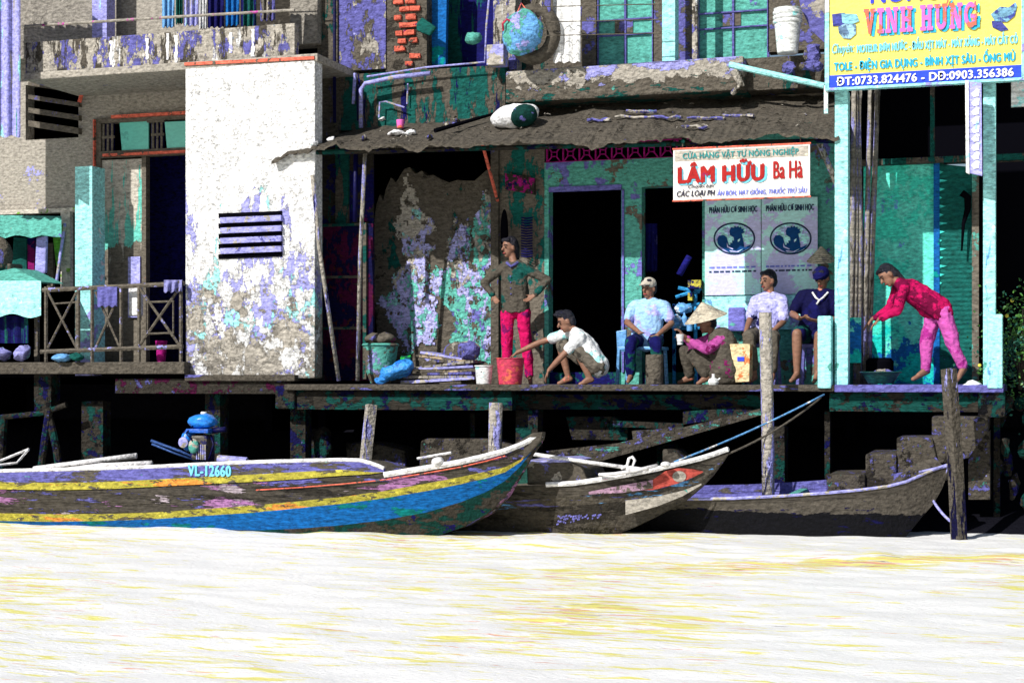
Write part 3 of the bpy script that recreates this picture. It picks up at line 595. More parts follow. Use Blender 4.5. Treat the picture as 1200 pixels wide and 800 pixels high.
uw = MB(); uw.rect(604, -220, 690, 82, 19.0, .2, 700); uw.build("rear_wall", m_strip, SH)
uw = MB(); uw.rect(682, -220, 700, 82, 18.95, .2, 760); uw.rect(765, -220, 818, 82, 18.95, .2, 760); uw.rect(900, -220, 1000, 70, 18.95, .2, 760); uw.build("upper_wall", mat("grey_teal_upper", k(DGREY,1.0), [(LAV2,.55,3), (TEAL,.66,4)], bump=.4), SH)
for (a, b, grp) in ((700, 765, 0), (818, 900, 1)):
    fo = MB().rect(a, -100, b, 78, 18.98, .04, 760).build("shutter_panel", m_teal, SH)
    g = MB()
    n = 2
    for i in range(n + 1):
        x = a + (b - a) * i / n; g.rect(x - 1.2, -100, x + 1.2, 78, 18.95, .04, 760)
    for y in (20, 38): g.rect(a, y, b, y + 1.6, 18.945, .04, 760)
    g.build("glazing_bar", mat("bar_lav", k(LAV2,.9)), fo)
    MB().rect(a + (b-a)*.5 - 12, 22, a + (b-a)*.5 + 9, 37, 18.965, .012, 760).build("broken_pane", mat("pane_grey", DGREY, [(LAV2, .55, 6)]), fo)
MB().rect(776, -220, 791, 73, 18.4, .2, 783).build("white_column", m_column, SH)
MB().rect(811, -220, 817, 70, 18.5, .08, 814).build("thin_column", m_balus, SH)
bs_ = MB().rect(592, 74, 872, 113, 18.3, .8, 730).jit(.02, 2.2); bs_.build("balcony_slab", m_slab, SH, bev=.02)
MB().rect(872, 66, 985, 104, 18.5, .6, 920).build("side_slab", m_strip, SH)
MB().tube([pt(855, 76, 18.2), pt(966, 101, 18.1)], .035, 8).build("gutter_pipe", m_column, SH)
MB().tube([pt(860, 82, 18.22), pt(868, 100, 18.25), pt(858, 110, 18.3)], [.05,.045,.03], 8).build("gutter_end", m_balus, SH)
MB().box((wx(372, 18.9), 19.3, wz(700, -215, 18.9)), (wx(1000, 18.9), 23.5, wz(700, -205, 18.9))).build("roof", m_strip, SH)
# drain pipes
MB().tube([pt(423, 150, 18.4), pt(423, 105, 18.4), pt(428, 98, 18.4), pt(460, 91, 18.4), pt(504, 86, 18.4)], .028, 8).build("drain_pipe", m_pipe, SH, smooth=True)
MB().tube([pt(430, 90, 18.45), pt(500, 79, 18.45), pt(568, 73, 18.45), pt(570, 30, 18.45), pt(573, 0, 18.45)], .012, 6).build("thin_pipe", m_pipe, SH)
MB().tube([pt(416, 86, 18.5), pt(414, 122, 18.5)], .022, 6).build("thin_pipe", m_pipe, SH)
MB().tube([pt(478, 98, 18.55), pt(477, 122, 18.55)], .01, 5).tube([pt(444, 138, 18.5), pt(445, 120, 18.5), pt(452, 119, 18.5), pt(474, 126, 18.5)], .011, 5).build("thin_pipe", m_pipe, SH)
MB().tube([pt(392, -60, 18.55), pt(392, 144, 18.55)], .022, 6).tube([pt(420, 100, 18.5), pt(420, 142, 18.5)], .025, 6).build("down_pipe", m_dpipe, SH)
MB().rect(570, 52, 590, 76, 18.35, .2).build("meter_box", mat("box_cream", k(GREY,1.1), [(LAV,.5,5)]), SH, bev=.01)
# awning roof
def awn_pt(px, t):      # t 0 lip, 1 wall
    lipY = 17.45 if px > 380 else 17.45 + (380 - px) * .001
    a = pt(px, {}.get(px, lip(px)), 17.45); b = pt(px, topl(px), 18.88)
    x = wx(px, 17.45); return Vector((a.x + (b.x - a.x) * 0 , a.y + (b.y - a.y) * t, a.z + (b.z - a.z) * t))
def lerp(tab, x):
    for (x0, y0), (x1, y1) in zip(tab, tab[1:]):
        if x <= x1: return y0 + (y1 - y0) * (x - x0) / (x1 - x0)
    return tab[-1][1]
def lip(px): return lerp([(300, 182), (340, 175), (380, 172), (440, 170), (520, 167), (600, 164), (700, 163), (800, 161), (900, 158), (985, 156), (1000, 156)], px)
def topl(px): return lerp([(300, 178), (325, 168), (380, 148), (440, 140), (600, 128), (700, 117), (800, 116), (985, 112), (1000, 112)], px)
rows = []
for i in range(0, 141):
    px = 318 + i * 4.75; x = wx(px, 17.45); r = []
    a = pt(px, lip(px) + 1.2 * mnoise.noise(Vector((px * .06, 0, 0))) + .8 * math.sin(px * .7), 17.45)
    for j in range(7):
        t = j / 6
        Yj = 17.45 + 1.45 * t
        pz = pt(px + 0, topl(px), 18.88).z
        r.append(Vector((x, Yj, a.z + (pz - a.z) * t + .0035 * math.sin(x * 40) + .07 * mnoise.noise(Vector((x * 1.7, Yj * 2, 0))) + .03 * mnoise.noise(Vector((x * 6, Yj * 6, 2))) - (.12 * max(0, mnoise.noise(Vector((x * 3.3, 5, 2)))) + .05 * max(0, mnoise.noise(Vector((x * 11, 5, 2)))) if j == 0 else 0))))
    rows.append(r)
aw = MB().grid(rows); aw.grid([[p - Vector((0, 0, .035)) for p in r][::-1] for r in rows])
aw.grid([[r[0], r[0] - Vector((0, 0, .035))] for r in rows])
awn = aw.build("awning_roof", m_awn, SH, smooth=False)
MB().tube([pt(325, 180, 17.6), pt(640, 172, 17.6), pt(980, 165, 17.6)], .03, 6).build("awning_beam", m_dark_beam, awn)
for px in (345, 440, 575, 690, 800, 968): 
    a = pt(px, lip(px) + 5, 17.5); b = Vector((a.x, 18.85, pt(px, topl(px) + 8, 18.88).z)); MB().tube([a, b], .025, 6).build("rafter", m_dark_beam, awn)
MB().tube([pt(957, 160, 17.6), pt(985, 226, 18.0)], .035, 6).build("awning_brace", m_bamboo, SH)
MB().tube([pt(565, 168, 17.7), pt(583, 235, 18.8)], .02, 6).build("awning_brace", m_salmon, SH)
for q in range(9):
    x = 690 + q * 32 + random.uniform(-8, 8); y = lip(x) - 22 + random.uniform(-5, 6)
rl = MB()
for (a, b, y) in ((690, 716, 143), (722, 800, 140), (806, 850, 141), (850, 884, 138), (735, 770, 133), (800, 830, 151)):
    n = 10; pts_ = []
    for i in range(n + 1):
        px = a + (b - a) * i / n; py = y + 2 * mnoise.noise(Vector((px * .15, y, 0))); tt = (lip(px) - py) / (lip(px) - topl(px)); x = wx(px, 17.45 + 1.43 * tt)
        q = pt(px, py, 17.45 + 1.43 * tt); pts_.append(q + Vector((0, -.05, .015)))
    rl.tube(pts_, [.03 * (.5 + .5 * abs(mnoise.noise(p * 9))) + .012 for p in pts_], 6, squash=.6)
rl.jit(.012, 14); rl.build("torn_flashing", mat("flashing", k(GREY,1.0), [(LAV2,.5,8), (TEAL,.62,8)]), awn)

# objects on the awning
def awn_at(px, py):
    tt = (lip(px) - py) / (lip(px) - topl(px)); return pt(px, py, 17.45 + 1.43 * max(0, min(1, tt)))
bd = root("bundle", awn_at(610, 145), "white and navy wrapped bundle lying on the awning", "bundle")
c = awn_at(611, 148) + Vector((0, -.1, .1))
M_ = Matrix.Rotation(math.radians(-8), 3, 'Y')
MB().ell(c + Vector((-.05, 0, .01)), (.30, .15, .13), M_).jit(.02, 6).build("white_wrap", m_white, bd, smooth=True)
MB().ell(c + Vector((.07, -.05, 0)), (.17, .14, .125), M_).jit(.015, 6).build("navy_pouch", mat("navy_pouch", k(DTEAL,.4), [(k(LAV2,1), .6, 6)]), bd, smooth=True)
solo(MB().tube([awn_at(514, 160) + Vector((0,-.12,.05)), awn_at(584, 139) + Vector((0,-.05,.06))], [.03,.018], 6), "wooden_pole", m_black, "thin black pole lying across the awning left of the wrapped bundle", "pole")
mb = MB().lathe(awn_at(471, 151) + Vector((0,-.05,.0)), [(.001,0),(.04,0),(.05,.1),(.045,.1),(.03,.01)], 12); solo(mb, "plastic_cup", m_tpink, "pink cup standing on the awning among rags", "cup", smooth=True)
for i, (x, y, sx, m, lab) in enumerate(((468, 158, .12, m_white, "largest white rag on the awning below the pink cup"), (484, 157, .06, m_white, "small white rag right of the pink cup"), (452, 143, .06, m_white, "flattened white wrapper above and left of the pink cup"), (392, 166, .05, m_white, "small white scrap near the awning's left end"), (371, 171, .04, m_white, "white scrap at the awning's lower left lip"), (530, 148, .09, m_mott, "lavender grey rag beside the black pole's upper side"), (537, 144, .04, m_mott, "tiny lavender scrap next to the lavender grey rag"), (428, 164, .04, m_mott, "grey scrap on the awning between two white scraps"), (505, 163, .05, m_mott, "grey lavender scrap near the lip left of the black pole"), (388, 147, .07, m_pipe, "pale flat scrap at the top left of the awning"))):
    mb = MB().ell(awn_at(x, y) + Vector((0, -.06, .015)), (sx, .06, .028)); mb.jit(.025, 12); solo(mb, "rag", m, lab, "rag", "litter lying on the awning", smooth=True)

rr = random.Random(31); kinds = ["curled leaf", "torn paper scrap", "rotten wood chip"]
lt = MB()
for q in range(170):
    px = rr.uniform(345, 975); t_ = rr.random(); py = lip(px) + (topl(px) - lip(px)) * t_; p = awn_at(px, py) + Vector((0, -.03, .01)); a = rr.uniform(0, 3.1); L_ = rr.uniform(.02, .09)
    d = Vector((math.cos(a) * 1.0, math.sin(a) * .4, math.sin(a) * .25)); lt.tube([p, p + d * L_ * .5 + Vector((0, 0, .01)), p + d * L_], [.006, .012, .004], 5, squash=.5)
lt.build("leaf_litter", mat("leaf_litter", k(VDG, .9), [(k(GREY,.9), .56, 1.6), (k(LAV2,.9), .62, 2.1)], bump=0), awn)["kind"] = "stuff"
# tyre, bags, striped cloth on the upper balcony
tc_ = pt(626, 40, 18.15)
ty = root("tyre", tc_ - Vector((0,0,.33)), "old black tyre with orange rust propped on the balcony edge", "tyre")
mb = MB(); 
for a in range(1): 
    P = [tc_ + Vector((.24 * math.cos(t), 0, .28 * math.sin(t))) for t in [i * math.pi / 12 for i in range(25)]]
    mb.tube(P, .085, 10, squash=1, caps=False)
mb.build("tread", mat("tyre_rubber", k(DGREY,.8), [(SALM, .72, 5)], bump=.3), ty, smooth=True)
mb = MB().ell(pt(611, 38, 17.95), (.24, .12, .26)).jit(.05, 4)
bag = root("plastic_bag", pt(611, 65, 17.95), "bulging teal and blue bag with a pink handle hanging in front of the tyre", "bag")
mb.build("sack_body", mat("teal_bag", TEAL, [(SKYB, .52, 3), (LAV, .6, 3.5)], bump=.4), bag, smooth=True)
MB().tube([pt(590, 36, 17.9), pt(589, 28, 17.85), pt(594, 23, 17.85), pt(602, 27, 17.9), pt(603, 32, 17.95)], .014, 6).build("handle", m_redp, bag)
MB().tube([pt(606, 16, 17.95), pt(611, 4, 17.95), pt(617, 12, 17.95)], .01, 6).build("handle", m_redp, bag)
cloth_item("striped_cloth", 648, -50, 680, 73, 18.2, mat("striped_white", (.82,.82,.82,1), [(SKYB,.66,4,(6,1,.2)), (LAV,.68,4,(.2,1,5))], bump=.2), "white striped cloth hanging beside the tyre", "cloth", wavy=.03)
cloth_item("patterned_cloth", 622, -45, 645, 26, 18.1, m_mott, "patterned pale blue cloth hanging above the teal bag", "cloth", wavy=.02)
for i, y in enumerate((8, 26, 42)):
    solo(MB().tube([pt(640, y, 17.95), pt(775, y - 3, 17.98)], .006, 5), "wire", m_drope, ["topmost thin wire stretched across the upper balcony", "middle thin wire stretched across the upper balcony", "lowest thin wire stretched across the upper balcony"][i], "wire")
# planter pot in the brick opening
mb = MB().ell(pt(555, 45, 18.6), (.11, .09, .075)).jit(.03, 7); solo(mb, "hanging_bag", m_teal, "small teal bag hanging in the dark balcony door", "bag", smooth=True)
solo(MB().prism([pt(487,28,18.5), pt(494,20,18.5), pt(511,32,18.5), pt(503,42,18.5), pt(488,36,18.5)], Vector((0,.06,0))), "plastic_bag", m_greencloth, "dark green bag hanging beside the bare bricks", "bag", bev=.02)
# bucket stack
bq = root("bucket_stack", pt(923, 63, 18.2), "stack of white plastic buckets on the balcony ledge left of the yellow sign", "buckets")
c = pt(923, 63, 18.2)
MB().lathe(c, [(.001,0),(.115,0),(.15,.36),(.155,.37),(.14,.37),(.12,.04)], 24).build("bucket", m_whitep, bq, smooth=True)
for i in range(3): MB().lathe(c, [(.152,.33+i*.05),(.165,.345+i*.05),(.165,.365+i*.05),(.150,.375+i*.05)], 24).build("rim", m_whitep, bq, smooth=True)
MB().lathe(c, [(.14,.37),(.155,.5),(.16,.5),(.12,.505),(.001,.505)], 24).build("bucket", m_whitep, bq, smooth=True)
mb = MB().ell(pt(953, 62, 18.2), (.09,.08,.12)).ell(pt(950, 77, 18.15), (.12,.08,.05)).ell(pt(925, 80, 18.2), (.08,.07,.06)).jit(.04, 9)
solo(mb, "scrap_heap", m_mott, "heap of grey and lavender scraps on the ledge under the buckets", "scrap", smooth=True)
mb = MB(); mb.prism([pt(930, -40, 18.3), pt(966, -40, 18.3), pt(966, 50, 18.3), pt(950, 35, 18.3), pt(938, 8, 18.3)], Vector((0,.04,0)))
solo(mb, "tarpaulin", mat("grey_tarp", k(GREY,.9), [(LAV2,.45,1.5)]), "grey and periwinkle tarpaulin hanging behind the yellow sign's left edge", "tarpaulin")

# purple panel door and leaning poles
PD = root("panel_door", pt(400, 440, 18.3), "tall dark purple panelled door between the white wall and the peeled wall", "door")
pd = MB().poly([(371, 262), (437, 262), (437, 446), (371, 446)], 18.3, .05).build("door_leaf", m_purple, PD)
for y in (262, 323, 383): MB().rect(374, y, 428, y + 3, 18.27, .04, 400).build("cross_rail", mat("rail_teal", k(DTEAL,.8), [(DGREY,.5,5)]), PD)
for x in (373, 425): MB().rect(x, 262, x + 4, 444, 18.26, .04, 400).build("stile", MATS["rail_teal"], PD)
MB().poly([(371, 170), (437, 168), (437, 262), (371, 262)], 18.45, .04).build("upper_panel", mat("upper_panel", k(VDG,.8), [(NAVY,.5,4), (k(MAG,.6),.64,6), (k(DTEAL,.8),.6,3,(2,1,.4))]), PD)
MB().rect(393, 170, 408, 262, 18.4, .04, 400).build("upper_post", m_greenwall, PD)
for (pts_, r, m, lab) in (([(366, 205, 17.42), (374, 290, 17.45), (397, 446, 17.6)], .026, m_stake, "pale leaning pole in front of the white wall's right edge"), ([(428, 176, 17.65), (422, 300, 17.7), (419, 446, 17.75)], .026, m_bamboo, "grey upright pole left of the peeled wall"), ([(417, 176, 17.8), (416, 260, 17.8)], .03, m_dpipe, "short dark blue pipe hanging under the awning's left end")):
    solo(MB().tube([pt(*p) for p in pts_], r, 8), "leaning_pole", m, lab, "pole", smooth=True)

# items in shop front: meter, label signs
solo(MB().poly([(592, 203), (626, 209), (626, 228), (592, 222)], 18.8, .06), "notice_board", mat("magenta_print", k(VDG,.9), [(k(MAG,1.2), .52, 14), (NAVY,.6,9)]), "small dark magenta notice on the green wall above the standing woman", "notice")
hg = MB()
for i in range(16):
    y = 255 + i * 3; hg.tube([pt(611, y, 18.8), pt(617, y + 1, 18.76), pt(624, y, 18.8)], .010, 5)
solo(hg, "wire_rack", m_navy, "dark ribbed rack hanging on the green wall behind the standing woman", "rack")
mb = MB().ell(pt(591, 272, 18.75), (.05,.04,.28)); solo(mb, "hanging_cable", m_black, "black cable bundle hanging above the standing woman's head", "cable", smooth=True)
cloth_item("hanging_strip", 757, 262, 770, 318, 19.3, mat("dim_navy", k(NAVY,1.6), [(k(LAV2,1.2),.6,5,(3,1,.4))]), "narrow dark blue cloth hanging in the right doorway", "cloth", wavy=.03)

# ================================================================== SIGNS
SG = root("yellow_sign", pt(1084, 100, 17.4), "large yellow shop sign reading VINH HƯNG with phone numbers on a blue strip", "sign")
YG = 17.35; RG = 1084
MB().rect(971.5, -70, 1197, 87, YG, .05, RG).build("panel", m_yellow, SG)
MB().rect(971.5, 82.5, 1197, 97, YG - .006, .05, RG).build("blue_strip", m_signblue, SG)
MB().rect(967, 97, 1200, 100, YG - .03, .1, RG).rect(966.5, -70, 971.5, 97, YG - .02, .1, RG).rect(1197, -70, 1201, 97, YG - .02, .1, RG).rect(966.5, -73, 1201, -70, YG - .03, .1, RG).build("frame", m_column, SG)
MB().rect(965.5, 100, 970, 133, YG, .05, 967).build("frame_leg", m_whitep, SG)
yt = YG - .012
def sl_(px): return (RG - px) * 0     # perspective slope comes from the plane itself
text("lettering", "NÔNG CƠ", 1020, -26, 1150, 0, yt, m_tblue, SG, .02, RG)
def slab_word(name, x0, y0, x1, y1, Y, m, parent, ref):
    A = [(math.cos(t), math.sin(t)) for t in [math.radians(48 + q * 10) for q in range(30)]]
    Garc = [[(.5 + .5 * A[q][0], .5 + .5 * A[q][1]), (.5 + .5 * A[q+1][0], .5 + .5 * A[q+1][1]), (.5 + .24 * A[q+1][0], .5 + .30 * A[q+1][1]), (.5 + .24 * A[q][0], .5 + .30 * A[q][1])] for q in range(29)]
    B = [(math.cos(t), math.sin(t)) for t in [math.radians(180 + q * 12) for q in range(16)]]
    Uarc = [[(.5 + .38 * B[q][0], .32 + .32 * B[q][1]), (.5 + .38 * B[q+1][0], .32 + .32 * B[q+1][1]), (.5 + .15 * B[q+1][0], .32 + .14 * B[q+1][1]), (.5 + .15 * B[q][0], .32 + .14 * B[q][1])] for q in range(15)]
    def r(a, b, c, d): return [(a, b), (c, b), (c, d), (a, d)]
    G = {'I': (.55, [r(.28,0,.72,1), r(0,0,1,.17), r(0,.83,1,1)]),
         'H': (1, [r(.12,0,.38,1), r(.62,0,.88,1), r(.3,.41,.7,.59), r(0,0,.46,.15), r(.54,0,1,.15), r(0,.85,.46,1), r(.54,.85,1,1)]),
         'N': (1, [r(.10,0,.30,1), r(.70,0,.88,1), [(.08,1),(.36,1),(.88,0),(.64,0)], r(0,0,.42,.15), r(0,.85,.3,1), r(.58,.85,1,1)]),
         'V': (.95, [[(.08,1),(.36,1),(.60,0),(.40,0)], [(.66,1),(.90,1),(.60,0),(.42,0)], r(0,.85,.46,1), r(.56,.85,1,1)]),
         'U': (1.05, Uarc + [r(.12,.32,.35,1), r(.65,.32,.88,1), r(0,.85,.46,1), r(.55,.85,.98,1), [(.9,.95),(1.02,1.0),(1.12,1.22),(1.0,1.2),(.9,1.05)]]),
         'G': (1, Garc + [r(.5,.36,1,.52), r(.76,.08,.94,.42), r(.78,.66,.93,1)])}
    word = ['V','I','N','H',' ','H','U','N','G']; W = sum(.45 if c == ' ' else G[c][0] + .12 for c in word); X0, X1 = wx(x0, Y), wx(x1, Y); Z0, Z1 = wz(ref, y1, Y), wz(ref, y0, Y); u = (X1 - X0) / W; x = X0; mb = MB()
    for c in word:
        if c == ' ': mb.build(name, m, parent); mb = MB(); x += .45 * u; continue
        w_, polys = G[c]
        for n_, pl in enumerate(polys):
            mb.add([Vector((x + a * w_ * u, Y - .0004 * n_, Z0 + b * (Z1 - Z0))) for a, b in pl], [tuple(range(len(pl)))])
        x += (w_ + .12) * u
    return mb.build(name, m, parent)
slab_word("lettering_shadow", 1016, 9, 1151, 39, yt + .003, m_tcyan, SG, RG)
slab_word("lettering", 1012, 6, 1147, 36, yt - .014, m_tpink, SG, RG)
text("lettering", "Chuyên:", 975, 45, 1001, 60, yt, m_tcy2, SG, .01, RG, .3)
text("lettering", "MOTEUR BƠM NƯỚC - ĐẦU XỊT MÁY - MÁY XĂNG - MÁY CẮT CỎ", 1004, 43, 1193, 60, yt, m_tcy2, SG, .02, RG)
text("lettering", "TOLE - ĐIỆN GIA DỤNG - BÌNH XỊT SÂU - ỐNG MỦ", 977, 62, 1190, 80, yt, m_tcyan, SG, .02, RG)
text("lettering", "ĐT:0733.824476 - DĐ:0903.356386", 980, 85, 1188, 95, yt - .006, m_twhite, SG, .035, RG)
pm = MB(); pm.poly([(975, 17), (990, 15), (990, 30), (976, 31)], yt, .004); pm.build("pump_picture", mat("pump_navy", S(70,75,150)), SG)
MB().poly([(986, 16), (1004, 17), (1007, 25), (998, 29), (987, 27)], yt - .004, .004).build("pump_picture", mat("pump_cyan", S(140,200,215)), SG)
MB().poly([(982, 32), (990, 28), (1003, 29), (1003, 40), (996, 46), (988, 45), (983, 39)], yt - .004, .004).build("pump_picture", mat("pump_grey", S(95,120,150), [(S(150,190,210), .5, 9)]), SG)
MB().poly([(1161, 17), (1172, 8), (1182, 9), (1190, 3), (1192, 7), (1189, 19), (1180, 26), (1166, 25)], yt - .004, .004).build("pump_picture", mat("pump_steel", S(120,170,200), [(S(70,80,160), .55, 9)]), SG)
MB().poly([(1162, 25), (1172, 24), (1182, 35), (1173, 37), (1163, 32)], yt - .0, .004).build("pump_picture", MATS["pump_navy"], SG)
# white sign
WS = root("white_sign", pt(869, 232, 17.5), "white painted sign with red letters LÂM HỮU hanging under the awning", "sign")
YW = 17.5; RW = 869
MB().rect(789, 172, 949, 232, YW, .04, RW).build("panel", m_signwhite, WS)
MB().rect(791, 174, 947, 186, YW - .005, .01, RW).build("top_band", m_signgrey, WS)
MB().rect(788, 170.3, 950, 172, YW - .01, .06, RW).rect(788, 232, 950, 233.5, YW - .01, .06, RW).build("frame", m_salmon, WS)
yw = YW - .009
text("lettering", "CỬA HÀNG VẬT TƯ NÔNG NGHIỆP", 800, 174.5, 936, 185.5, yw, m_tteal, WS, .02, RW)
text("lettering_shadow", "LÂM HỮU", 796, 190, 899, 214, yw + .002, m_tcy2, WS, .036, RW)
text("lettering", "LÂM HỮU", 794, 187, 896, 212, yw - .008, m_tred, WS, .042, RW)
text("lettering", "Ba Hà", 906, 191, 941, 211, yw, m_tred, WS, .02, RW)
text("lettering", "Chuyên bán:", 806, 214, 838, 219.5, yw, m_tblk, WS, .01, RW, .4)
text("lettering", "CÁC LOẠI PH", 793, 219.5, 838, 230, yw, m_tblk, WS, .015, RW, .2)
text("lettering", "ÂN BÓN, HẠT GIỐNG, THUỐC TRỪ SÂU", 840, 219.5, 946, 230, yw, m_tlav, WS, .015, RW, .2)
for px in (800, 938): MB().tube([pt(px, 172, 17.52), pt(px, 158, 17.55)], .008, 5).build("hanger", m_drope, WS)
# posters
ro_old = [(345,670),(360,655),(395,655),(415,680),(420,720),(440,700),(450,680),(455,655),(430,635),(425,615),(445,600),(485,597),(515,620),(530,640),(515,665),(520,700),(530,740),(575,715),(560,740),(520,760),(460,775),(400,760),(355,720)]
ro = [(140,400),(135,365),(150,338),(185,332),(210,350),(220,385),(225,408),(238,410),(240,392),(254,396),(252,376),(268,376),(266,352),(236,332),(231,300),(245,272),(268,276),(272,262),(288,272),(300,260),(308,274),(322,266),(326,284),(344,284),(340,300),(354,312),(338,318),(328,322),(335,350),(342,390),(348,430),(404,405),(385,432),(350,452),(300,472),(230,468),(185,440),(155,420)]
for i, (x0, x1, dx, lab) in enumerate(((826, 891.5, 0, "left fertiliser poster with blue rooster emblem in an oval"), (892.5, 958, 66, "right fertiliser poster with blue rooster emblem, partly behind a teal post"))):
    PO = root("poster", pt((x0 + x1) / 2, 345, 18.8), lab, "poster", "pair of fertiliser posters on the shop wall")
    YP = 18.80
    MB().rect(x0, 233, x1, 345, YP, .02, 890).build("sheet", m_poster, PO)
    yp = YP - .006
    text("lettering", "PHÂN HỮU CƠ SINH HỌC", x0 + 5, 239, x1 - 4, 250, yp, m_tdark, PO, .018, 890)
    cx, cy = 860.5 + dx, 279.5
    ring = MB(); P = [pt(cx + 23.6 * math.cos(t), cy + 18 * math.sin(t), yp) for t in [i_ * math.pi / 20 for i_ in range(41)]]; ring.tube(P, .009, 4, caps=False); ring.build("oval_ring", m_tdark, PO)
    ov = MB(); ov.poly([(cx + 22 * math.cos(-t), cy + 17 * math.sin(-t)) for t in [i_ * math.pi / 16 for i_ in range(32)]], yp + .003, .002); ov.build("oval", mat("poster_oval", k(LAV,1.35), [(k(CYAN,1.2), .5, 4)], bump=0), PO)
    MB().poly([(820 + a / 6.664 + dx, 225 + b / 6.664 + .5) for a, b in ro], yp - .004, .004).build("rooster_emblem", m_rooster, PO)
    wg = MB()
    for pl in ([(212,392),(222,420),(262,440),(258,446),(214,428)], [(296,372),(316,358),(312,378),(298,388)], [(230,452),(290,460),(340,440),(300,466),(240,462)]): wg.poly([(820 + a / 6.664 + dx, 225 + b / 6.664 + .5) for a, b in pl], yp - .007, .003)
    wg.build("wing_strokes", m_poster, PO)
    for n_, yy in enumerate((311, 316)):
        ln = MB(); rr = random.Random(i * 7 + n_); x = x0 + 5
        while x < x1 - 7:
            w_ = rr.uniform(2, 7); ln.rect(x, yy + .4, x + w_, yy + 2.4, yp, .003, 890); x += w_ + rr.uniform(1, 3)
        ln.build("fine_print", m_tlav if n_ == 0 else m_tdark, PO)
solo(MB().rect(826, 346, 975, 386, 18.82, .03, 890), "tin_sheet", mat("pale_sheet", k(LAV,1.25), [(k(CYAN,1.1), .46, 1.4), (k(SKYB,1.1), .6, 2)]), "pale cyan sheet on the wall below the posters", "sheet")
# vertical sign
VS = root("vertical_sign", pt(1141, 205, 17.25), "narrow white vertical sign with lavender markings on the right post", "sign")
MB().prism([pt(1132, 95, 17.2), pt(1150, 97, 17.2), pt(1151, 206, 17.2), pt(1133, 202, 17.2)], Vector((0,.05,0))).build("panel", mat("vs_lav", k(LAV,1.1), [(k(CYAN,1),.6,6)]), VS)
MB().prism([pt(1131, 94, 17.18), pt(1135, 94.5, 17.18), pt(1136, 204, 17.18), pt(1132, 202, 17.18)], Vector((0,.06,0))).build("edge_strip", m_whitep, VS)
vt = MB()
rr = random.Random(5)
for i in range(9):
    y = 104 + i * 10.5
    vt.poly([(1138, y + 6), (1144, y), (1148, y + 1), (1147, y + 9), (1141, y + 10)], 17.19, .008)
vt.build("faded_lettering", m_whitep, VS)
solo(MB().rect(1185, 92, 1260, 125, 17.6, .05, 1190), "white_board", m_whitep, "white board corner at the right edge below the yellow sign", "board")

# ================================================================== POSTS
def post(x0, x1, y0, x2, x3, y2, lab):
    P = root("support_post", pt((x0+x1)/2, 455, 17.5), lab, "post", "cyan posts carrying the yellow sign")
    MB().rect(x0, y0, x1, 455, 17.48, .17, (x0+x1)/2).build("shaft", m_cyanpost, P, bev=.012)
    MB().rect(x2, y2, x3, 455, 17.36, .2, (x2+x3)/2).build("footing", m_cyanpost, P, bev=.015)
post(978, 994, 106, 958, 974, 370, "left pale cyan post with a thick foot beside the navy polo man")
post(1152, 1167, 96, 1157, 1175, 368, "right pale cyan post with a thick foot beside the shrub")

# ================================================================== RIGHT KIOSK
KH = root("kiosk", pt(1090, 452, 19.0), "turquoise plank kiosk with a green door at right below the yellow sign", "kiosk")
YK = 19.0; RK = 1090
MB().rect(1012, 190, 1094, 456, YK, .12, RK).build("turquoise_wall", m_tealwall, KH)
MB().rect(1094, 190, 1101, 456, YK - .04, .12, RK).build("corner_strip", m_bluecloth, KH)
MB().poly([(1101, 192), (1139, 196), (1145, 200), (1145, 455), (1101, 455)], YK - .02, .08).build("door", m_tealdoor, KH)
MB().rect(1139, 205, 1147, 455, YK - .06, .1, RK).build("door_post", mat("post_grey", k(DGREY,1.5), [(TEAL,.6,4)]), KH)
MB().rect(990, 184, 1200, 191, YK - .1, .2, RK).build("lintel", m_greenwall, KH)
MB().rect(1090, 100, 1095, 186, YK - .08, .1, RK).build("upper_post", m_greenwall, KH)
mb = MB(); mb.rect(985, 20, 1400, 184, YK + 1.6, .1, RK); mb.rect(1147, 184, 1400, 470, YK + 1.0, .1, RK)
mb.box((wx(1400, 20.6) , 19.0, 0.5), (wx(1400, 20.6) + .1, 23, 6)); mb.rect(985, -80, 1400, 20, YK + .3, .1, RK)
mb.build("dark_interior", m_black, KH)  # black sheets stand in for the shade inside the kiosk
MB().tube([pt(1127, 226, 18.85), pt(1134, 231, 18.85), pt(1134, 245, 18.85), pt(1129, 262, 18.85), pt(1127, 294, 18.85)], [.04,.04,.035,.02,.01], 8).build("door_hook", m_black, KH, smooth=True)
# pale teal zigzag pieces along the door edge
zz = MB()
for i in range(14): zz.poly([(1101, 330 - i * 10), (1104 + (i * 7 % 5) * 1.6, 331.5 - i * 10), (1101, 334 - i * 10)], YK - .03, .012)
zz.build("zigzag_edge", mat("peel_teal", k(S(60,190,180),1.3)), KH)
KR = MB(); KR.box((wx(985, 19), 19.3, wz(1090, -80, 19)), (wx(1400, 19), 23, wz(1090, -76, 19))); KR.build("roof", m_strip, KH)
